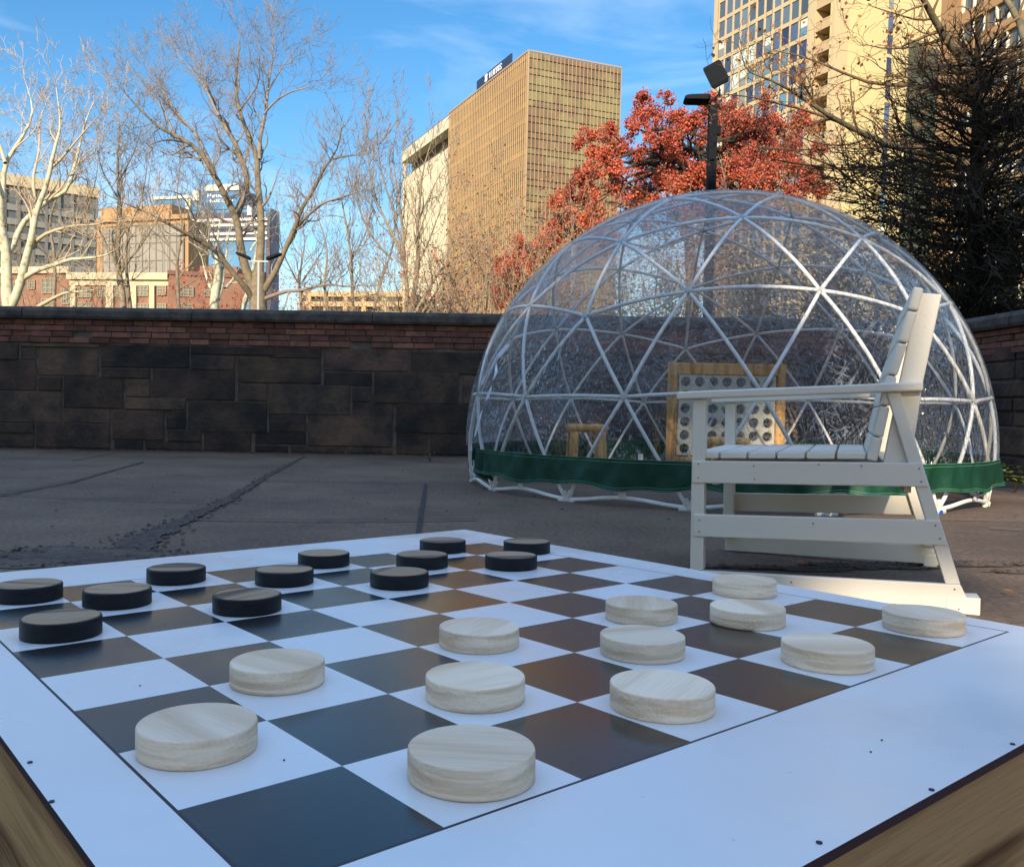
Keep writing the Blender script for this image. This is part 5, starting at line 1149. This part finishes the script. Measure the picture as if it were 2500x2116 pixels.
obj('fins', fn, CREAM, blk); obj('window_slots', gw, mat('slot_glass', srgb(180, 150, 110), .4), blk)
rl = MB()
for i in range(40): a = i*Fc.L/40; Fc.box(rl, a, a+.9, -.4, .2, ztopc+.003, ztopc+.55)
obj('roof_rail', rl, mat('roof_rail_metal', srgb(110, 100, 90), .7), blk)
# --- cream tower with windows and balconies at the right
DT = 136.0
pL = bat(1741, 60, 1)
fhT = 3.2
def tower_plan():
    L = bat(1741, 100, 152.0); Rr = bat(2036, 100, 127.0); return L, Rr
L_, R_c = tower_plan(); FT = Fac(L_, R_c); print('tower face', FT.L)
ndir = np.array([-FT.n[0], -FT.n[1]]); HT = 80.0
tower = broot('apartment_tower', (R_c[0], R_c[1], 0), 'tall cream apartment tower with gridded windows and stacked balconies behind the red oak', 'building')
FB = Fac(R_c, R_c[:2]+ndir*24.5)
TCON = mat('tower_concrete', srgb(198, 176, 138), .85, var=.08, vscale=.15, bump=.1, bscale=2); TCON2 = mat('tower_blank_wall', srgb(206, 188, 138), .85, var=.05, vscale=.12)
wb = MB(); aB0, _ = FT.hit(1973, 100); aB1, _ = FT.hit(2032, 100)
FT.box(wb, 0, aB0, -24, -.25, 0, HT); obj('wall', wb, mat('tower_backing', srgb(120, 100, 80), .9), tower)
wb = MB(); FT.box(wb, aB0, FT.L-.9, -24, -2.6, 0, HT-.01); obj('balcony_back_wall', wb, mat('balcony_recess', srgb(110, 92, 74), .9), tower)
bw = MB(); FB.box(bw, .0, 3.2, -.85, 0, 0, HT+.01); FB.box(bw, 3.2, FB.L, -14, 0, 0, HT+.01); 
strip_a, _ = FB.hit(2170, 150); obj('blank_wall', bw, TCON2, tower)
# joints and slot window on the blank face
jt = MB()
for z in np.arange(2, HT, 9.6): FB.box(jt, .05, FB.L-.05, .0, .015, z, z+.06)
for a in np.arange(2, FB.L, 3.0): FB.box(jt, a, a+.05, .0, .012, 0, HT)
obj('panel_joints', jt, mat('panel_joint', srgb(206, 182, 124), .9), tower)
# grid of frames
gr = MB(); ncol = 11; aW0, aW1 = FT.hit(1752, 100)[0], aB0-.1; cw_ = (aW1-aW0)/ncol
_, zref = FT.hit(1757, 47); z_base = zref % fhT
FT.box(gr, 0, aW0-.02, -.25, .0, 0, HT)
for i in range(ncol+1): FT.box(gr, aW0+i*cw_-.16, aW0+i*cw_+.16, -.25, .0, 0, HT)
z = z_base-fhT
zs_ = []
while z < HT-3: zs_.append(z); FT.box(gr, aW0+.01, aW1, -.25, -.03, z-.62, z+.0); z += fhT
obj('window_grid', gr, TCON, tower)
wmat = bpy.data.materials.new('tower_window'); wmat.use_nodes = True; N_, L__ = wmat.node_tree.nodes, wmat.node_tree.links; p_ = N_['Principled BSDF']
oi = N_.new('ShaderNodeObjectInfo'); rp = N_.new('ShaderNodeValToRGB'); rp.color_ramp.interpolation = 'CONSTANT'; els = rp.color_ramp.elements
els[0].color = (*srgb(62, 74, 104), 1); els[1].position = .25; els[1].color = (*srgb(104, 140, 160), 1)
for ps, c in ((.5, srgb(140, 142, 134)), (.65, srgb(80, 100, 130)), (.8, srgb(206, 216, 206)), (.9, srgb(52, 58, 82))): e = els.new(ps); e.color = (*c, 1)  # pane tones: pale blinds, and blue sky reflection painted as colour
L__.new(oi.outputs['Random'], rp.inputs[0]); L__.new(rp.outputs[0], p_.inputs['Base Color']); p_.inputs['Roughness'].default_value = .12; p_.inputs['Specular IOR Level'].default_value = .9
FRM = mat('window_frame', srgb(60, 50, 44), .6)
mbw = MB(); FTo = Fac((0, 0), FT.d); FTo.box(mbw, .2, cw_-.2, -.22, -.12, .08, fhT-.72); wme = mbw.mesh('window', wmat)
mbf = MB()
for (q0, q1, y0, y1) in ((.15, .21, .02, fhT-.66), (cw_-.21, cw_-.15, .02, fhT-.66), (.21, cw_-.21, .02, .09), (.21, cw_-.21, fhT-.72, fhT-.66)): FTo.box(mbf, q0, q1, -.24, -.06, y0, y1)
fme = mbf.mesh('frame', FRM)
mbl = MB(); FTo.box(mbl, .24, cw_-.24, -.118, -.115, fhT*.42, fhT-.76); blm = mbl.mesh('blind', mat('window_blind', srgb(206, 212, 200), .6))
cnt = 0; low = MB()
vis = [z for z in zs_ if 27 < z < 61]
for z in zs_:
    for i in range(ncol):
        p = np.array(FT.P(aW0+i*cw_, 0, z))-np.array(ORG[tower.name])
        if z in vis and cnt < 100:
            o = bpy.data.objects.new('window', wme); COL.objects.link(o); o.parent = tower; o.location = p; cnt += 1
            f_ = bpy.data.objects.new('frame', fme); COL.objects.link(f_); f_.parent = o
            if rng.random() < .22: b_ = bpy.data.objects.new('blind', blm); COL.objects.link(b_); b_.parent = o
        elif z > 5: FT.box(low, aW0+i*cw_+.2, aW0+(i+1)*cw_-.2, -.22, -.12, z+.08, z+fhT-.72)
tag(obj('window', low, mat('lower_window', srgb(90, 104, 120), .15, island=.5), tower), kind='stuff')
# balconies
pill = MB(); FT.box(pill, aB0+.02, aB0+1.3, -2.6, .05, 0, HT-.02); FT.box(pill, aB1-.15, FT.L+.01, -2.6, .04, 0, HT-.02); obj('balcony_pier', pill, TCON, tower)
par = mat('balcony_parapet', srgb(190, 162, 124), .85)
for z in zs_:
    if not 20 < z < 66: continue
    s = MB(); FT.box(s, aB0+1.3, aB1-.15, -2.6, .0, z-.35, z-.1); FT.box(s, aB0+1.3, aB1-.15, -.18, .0, z-.1, z+.12); FT.box(s, aB0+1.3, aB1-.15, -.18, .01, z+.86, z+1.06)
    n = 11
    for i in range(n): a = aB0+1.3+(aB1-aB0-1.45)*(i+.5)/n; FT.box(s, a-.13, a+.13, -.16, -.02, z+.12, z+.86)
    obj('balcony', s, par, tower)
for k, z in enumerate(zs_[2:22]):
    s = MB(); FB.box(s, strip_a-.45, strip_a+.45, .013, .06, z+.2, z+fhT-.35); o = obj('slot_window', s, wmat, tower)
# --- tan office building farther right
P0 = bat(2288, 250, 112.0); P1 = bat(2600, 250, 92.0); FO = Fac(P0, P1)
tan = broot('tan_office_building', (P0[0], P0[1], 0), 'orange-tan office building with horizontal window bands at the top right corner', 'building')
TAN = mat('tan_precast', srgb(186, 142, 98), .8, var=.06, vscale=.3); wb = MB(); FO.box(wb, 0, FO.L, -20, -.5, 0, 62); obj('wall', wb, mat('tan_backing', srgb(90, 78, 66), .9), tan)
_, zt1 = FO.hit(2390, 38); fo = 3.55; zoff = zt1 % fo; sp = MB(); FO.box(sp, 0, 3.6, -.4, .05, 0, 62.02)
z = zoff
while z < 60: FO.box(sp, 3.6, FO.L, -.45, 0, z, z+1.35); z += fo
obj('spandrel', sp, TAN, tan)
ml = MB(); a = 5.2; TW = MB(); kk = 0; WG = glass('tan_window', srgb(96, 92, 84), .1, island=.25)
gl2 = mat('white_mullion', srgb(214, 206, 188), .6)
bays = []
a = 3.7
while a < FO.L-1.8: bays.append(a); a += 1.9
for a in bays: FO.box(ml, a-.07, a+.07, -.45, -.05, 0, 61.9)
obj('mullions', ml, gl2, tan)
zz = zoff; cnt = 0; far_ = MB()
while zz < 60:
    for a in bays:
        vis_ = 22 < zz < 50 and a < 24
        mbx = MB() if vis_ and cnt < 98 else far_
        FO.box(mbx, a+.1, a+1.8, -.47, -.38, zz+1.37, zz+fo-.03)
        if mbx is not far_: obj('window', mbx, WG, tan); cnt += 1
    zz += fo
if far_.n: tag(obj('window', far_, WG, tan), kind='stuff')
# --- buildings at the left
def block(name, px0, px1, ytop, D, D1, label, wallm, depth=18, H=None, z0=0):
    p0 = bat(px0, ytop, D); p1 = bat(px1, ytop, D1); Fx = Fac(p0, p1); R = broot(name, (p0[0], p0[1], 0), label, 'building'); H = H or Fx.hit((px0+px1)/2, ytop)[1]
    mb = MB(); Fx.box(mb, 0, Fx.L, -depth, 0, z0, H); obj('wall', mb, wallm, R); return Fx, R, H
def rect(Fx, x0, y0, x1, y1):
    a0, za = Fx.hit(x0, y0); a1, zb = Fx.hit(x1, y1); return a0, a1, min(za, zb), max(za, zb)
GREYC = mat('grey_louvre_wall', srgb(118, 116, 112), .8); LOUV = mat('grey_louvre', srgb(134, 132, 126), .7, island=.15); DKW = mat('dark_window', srgb(58, 62, 70), .15)
Fx, R, H = block('banded_office_building', -60, 238, 462, 118, 128, 'long grey office building with horizontal louvre bands and cream roofline', GREYC, 4)
mb = MB(); Fx.box(mb, -.2, Fx.L+.2, -4, .3, H, H+1.5); obj('parapet', mb, mat('cream_parapet', srgb(202, 184, 150), .85), R)
mb = MB(); BGL = mat('banded_glass', srgb(92, 96, 98), .2); z = 4
mb2 = MB()
nbay = 9
while z < H-3:
    mb, mb2 = MB(), MB(); Fx.box(mb, .3, Fx.L-.3, .001, .25, z, z+.85); Fx.box(mb2, .3, Fx.L-.3, .001, .06, z+.9, z+1.75); obj('louvre_band', mb, LOUV, R); obj('window_band', mb2, BGL, R)
    z += 1.9
for i in range(nbay+1): mb = MB(); a = Fx.L*i/nbay; Fx.box(mb, max(0, a-.18), min(Fx.L, a+.18), .0, .3, 2, H); obj('pier', mb, GREYC, R)
TANB = mat('tan_brick', srgb(180, 138, 96), .85, var=.1, vscale=.5); SCRN = mat('grey_screen', srgb(146, 138, 126), .7, var=.12, vscale=.15)
Fx, R, H = block('tan_brick_block', 236, 460, 540, 104, 100, 'tan brick block with a large grey gridded screen front', TANB, 4)
mb = MB(); a0, a1, z0, z1 = rect(Fx, 254, 556, 451, 690); Fx.box(mb, a0, a1, .001, .2, 2, z1); obj('screen', mb, SCRN, R)
mb = MB()
for i in range(13): a = a0+(a1-a0)*i/12; Fx.box(mb, a-.05, a+.05, .2, .28, 2, z1)
for j in range(9): z = 2+(z1-2)*j/8; Fx.box(mb, a0, a1, .2, .26, z-.05, z+.05)
obj('screen_grid', mb, mat('screen_joint', srgb(118, 112, 106), .8), R)
mb = MB()   # arch outlines on the screen
for px in (385, 430):
    ac, zc_ = Fx.hit(px, 590); pts = [Fx.P(ac+1.0*math.cos(t), .24, zc_+1.0*math.sin(t)) for t in np.linspace(0, math.pi, 12)]; pts = [Fx.P(ac+1.0, .24, zc_-5)]+pts+[Fx.P(ac-1.0, .24, zc_-5)]; mb.tube(pts, .07, 4)
obj('arch_outline', mb, mat('arch_grey', srgb(170, 162, 150), .8), R)
mb = MB(); a0, a1, z0, z1 = rect(Fx, 236, 506, 412, 538); Fx.box(mb, 0, a1, -4, -.6, H-.02, z1); Fx.box(mb, 0, Fx.L+.1, -.5, .35, H+.003, H+.5); obj('upper_storey', mb, TANB, R)
BG = mat('blue_glass', srgb(88, 138, 176), .15, 0, .8, col2=srgb(70, 112, 150), vscale=.12); WPL = mat('white_panel', srgb(232, 226, 204), .7); NVB = mat('navy_band', srgb(64, 58, 78), .4)
Fx, R, H = block('blue_glass_tower', 412, 660, 512, 168, 163, 'blue glass office building with cream corner panels and a hospital name near the top', BG, 4)
a0, a1, z0, z1 = rect(Fx, 470, 500, 603, 466); mb = MB(); Fx.box(mb, a0, a1, -4, .2, H+.0, z1); cb = obj('crown_block', mb, BG, R)
mb = MB()
for (x0, y0, x1, y1) in ((458, 513, 470, 488), (476, 491, 490, 467), (598, 500, 603, 484), (608, 527, 619, 503)): a0, a1, z0, z1 = rect(Fx, x0, y0, x1, y1); Fx.box(mb, a0, a1, .0, .8, z0, z1)
a0, a1, z0, z1 = rect(Fx, 504, 468, 586, 461); Fx.box(mb, a0, a1, -3, .5, z0, z1+.8); obj('cream_panel', mb, WPL, R)
mb = MB()
for (x0, y0, x1, y1) in ((358, 483, 458, 512),): a0, a1, z0, z1 = rect(Fx, x0, y0, x1, y1); Fx.box(mb, a0, a1, -14, -2, 0, z1)
obj('glass_wing', mb, BG, R)
mb = MB(); a0, _, _, z1 = rect(Fx, 358, 483, 458, 512); Fx.box(mb, a0, Fx.hit(458, 500)[0], -1.99, -1.7, z1, z1+.5); Fx.box(mb, a0, Fx.hit(458, 500)[0], -1.98, -1.7, z1-4.4, z1-4.0)
for y in (538, 551, 572, 586): a0, a1, z0, z1 = rect(Fx, 424 if y == 538 else 461, y, 655, y); Fx.box(mb, a0, a1, .3, .45, z0, z0+.45)
obj('white_trim', mb, WPL, R)
mb = MB()
for (x0, y0, x1, y1) in ((428, 524, 640, 536), (462, 543, 650, 551), (464, 567, 640, 577)): a0, a1, z0, z1 = rect(Fx, x0, y0, x1, y1); Fx.box(mb, a0, a1, .02, .3, z1-1.6, z1)
a0, a1, z0, z1 = rect(Fx, 461, 588, 470, 670); Fx.box(mb, a0, a1, .02, .3, 0, z1)
a0, a1, z0, z1 = rect(Fx, 652, 520, 660, 670); Fx.box(mb, a0, a1, .02, .35, 0, z1); obj('dark_band', mb, NVB, R)
a0, a1, z0, z1 = rect(Fx, 509, 484, 558, 473); put_text('Hartford', Fx, a0, a1, z0, z1, .25, cb, R, WLET)
a0, a1, z0, z1 = rect(Fx, 509, 496, 571, 486); put_text('HealthCare', Fx, a0, a1, z0, z1, .25, cb, R, WLET)
RB = mat('brick_red', srgb(148, 106, 86), .85, var=.22, vscale=.8); CST = mat('cast_stone', srgb(196, 178, 146), .85, var=.06, vscale=.6); WFR = mat('grey_sash', srgb(110, 112, 104), .4)
def winpart(Fx, R, rects_, m=WFR):
    for r_ in rects_:
        a0, a1, z0, z1 = rect(Fx, *r_); mb = MB(); Fx.box(mb, a0, a1, .01, .08, z0, z1); w = obj('window', mb, m, R); mb = MB()
        for k in range(4): a = a0+(a1-a0)*k/3; Fx.box(mb, a-.05, a+.05, .08, .14, z0, z1)
        for k in range(4): z = z0+(z1-z0)*k/3; Fx.box(mb, a0-.05, a1+.05, .081, .13, z-.05, z+.05)
        subpart('frame', mb, mat_cache('sash_bar', srgb(142, 130, 108)), w, R)
_mc = {}
def mat_cache(n, c):
    if n not in _mc: _mc[n] = mat(n, c, .7)
    return _mc[n]
Fx, R, H = block('brick_and_stone_building', 172, 413, 672, 78, 77, 'low red brick building with cream stone cornice and pilasters', RB, 4)
mb = MB(); Fx.box(mb, -.2, Fx.L, -.2, .35, H-.4, H+.2); Fx.box(mb, 0, Fx.L-.02, 0, .15, H-.9, H-.52)
for x0, x1 in ((175, 188), (262, 280), (322, 336), (367, 380)): a0, a1, _, _ = rect(Fx, x0, 700, x1, 760); Fx.box(mb, a0, a1, 0, .3, 0, H-.9)
obj('cast_stone_trim', mb, CST, R)
winpart(Fx, R, [(192, 704, 224, 725), (336, 700, 362, 722), (386, 699, 406, 720), (282, 704, 316, 724), (192, 740, 224, 765), (336, 742, 362, 765), (386, 742, 406, 765), (240, 704, 258, 724)])
Fx, R, H = block('red_brick_building', 413, 600, 675, 74, 76, 'plain red brick building with tall square windows left of the big tree', RB, 4)
winpart(Fx, R, [(437, 700, 471, 724), (500, 702, 530, 724), (438, 742, 470, 765)])
mb = MB(); Fx.box(mb, -.1, Fx.L+.1, -4, .12, H+.002, H+.35); obj('roof_edge', mb, mat('dark_roof_edge', srgb(120, 84, 70), .8), R)
Fx, R, H = block('brick_gable_house', 488, 578, 650, 90, 90, 'upper red brick block above the plain brick building', RB, 4)
Fx, R, H = block('left_brick_building', -60, 172, 668, 84, 82, 'red brick building with tall windows half hidden behind the sycamore', RB, 4)
mb = MB(); Fx.box(mb, -.1, Fx.L, -.2, .3, H+.002, H+.6)
obj('cornice', mb, CST, R)
winpart(Fx, R, [(70, 685, 86, 705), (104, 680, 136, 715), (152, 705, 171, 742), (20, 690, 45, 720), (104, 730, 136, 755)])
PG = mat('garage_concrete', srgb(196, 166, 120), .85, var=.05, vscale=.5)
Fx, R, H = block('parking_garage', 735, 1010, 714, 96, 94, 'two-level tan parking garage with long dark openings low behind the trees', mat('garage_dark', srgb(52, 44, 40), .9), 16, None)
mb = MB()
for (y0, y1) in ((712, 725), (737, 749), (761, 772)): a0, a1, z0, z1 = rect(Fx, 735, y1, 1010, y0); z0 = Fx.hit(870, y1)[1]; z1 = Fx.hit(870, y0)[1]; Fx.box(mb, 0, Fx.L, .01, .4, z0, z1)
for x in (738, 756, 798, 845, 890, 940, 990): a, _ = Fx.hit(x, 740); Fx.box(mb, a-.25, a+.25, .011, .38, 0, H)
Fx.box(mb, 0, Fx.L, .01, .39, 0, Fx.hit(870, 775)[1]); obj('concrete_front', mb, PG, R)

# ================================================================ unseen blocks added behind the camera, shaped to shade the terrace
sh_ = np.array([math.sin(rad(SUN_AZ)), math.cos(rad(SUN_AZ))]); wv = np.array([-sh_[1], sh_[0]]); OL = 22.0; te = math.tan(rad(SUN_EL))
BLOCKER = mat('blocker_surface', srgb(120, 108, 96), .85, var=.1, vscale=.3)
def occ(mb, p0, p1, q0, q1, d=1.2):
    c = sh_*OL; z0, z1 = max(0, q0+OL*te), q1+OL*te; P = []
    for z in (z0, z1):
        for (p, o) in ((p0, 0), (p1, 0), (p1, d), (p0, d)): xy = c+wv*p+sh_*o; P.append((*xy, z))
    mb.hexa(P)
xy = sh_*OL
nb_ = root('shade_blocker', (xy[0], xy[1], 0), 'unseen building shape added behind the camera to shade the terrace', 'building')
mb = MB(); occ(mb, -30, -1.7, -30, 11.2, 1.5); occ(mb, -1.7, .30, -30, 3.8, 1.5); occ(mb, -1.7, .30, 4.5, 11.2, 1.5); obj('main_blocker', mb, BLOCKER, nb_)
mb = MB(); occ(mb, .30, .60, 1.80, 3.4); obj('step_blocker', mb, BLOCKER, nb_)
mb = MB(); occ(mb, 1.9, 12, 3.8, 4.7); occ(mb, .30, 12, 4.7, 11.2); obj('upper_blocker', mb, BLOCKER, nb_)
mb = MB(); occ(mb, .30, .86, 1.40, 1.80, .3); obj('strip_blocker', mb, BLOCKER, nb_)
mb = MB(); occ(mb, 10, 12, -30, 5.3); obj('side_blocker', mb, BLOCKER, nb_)
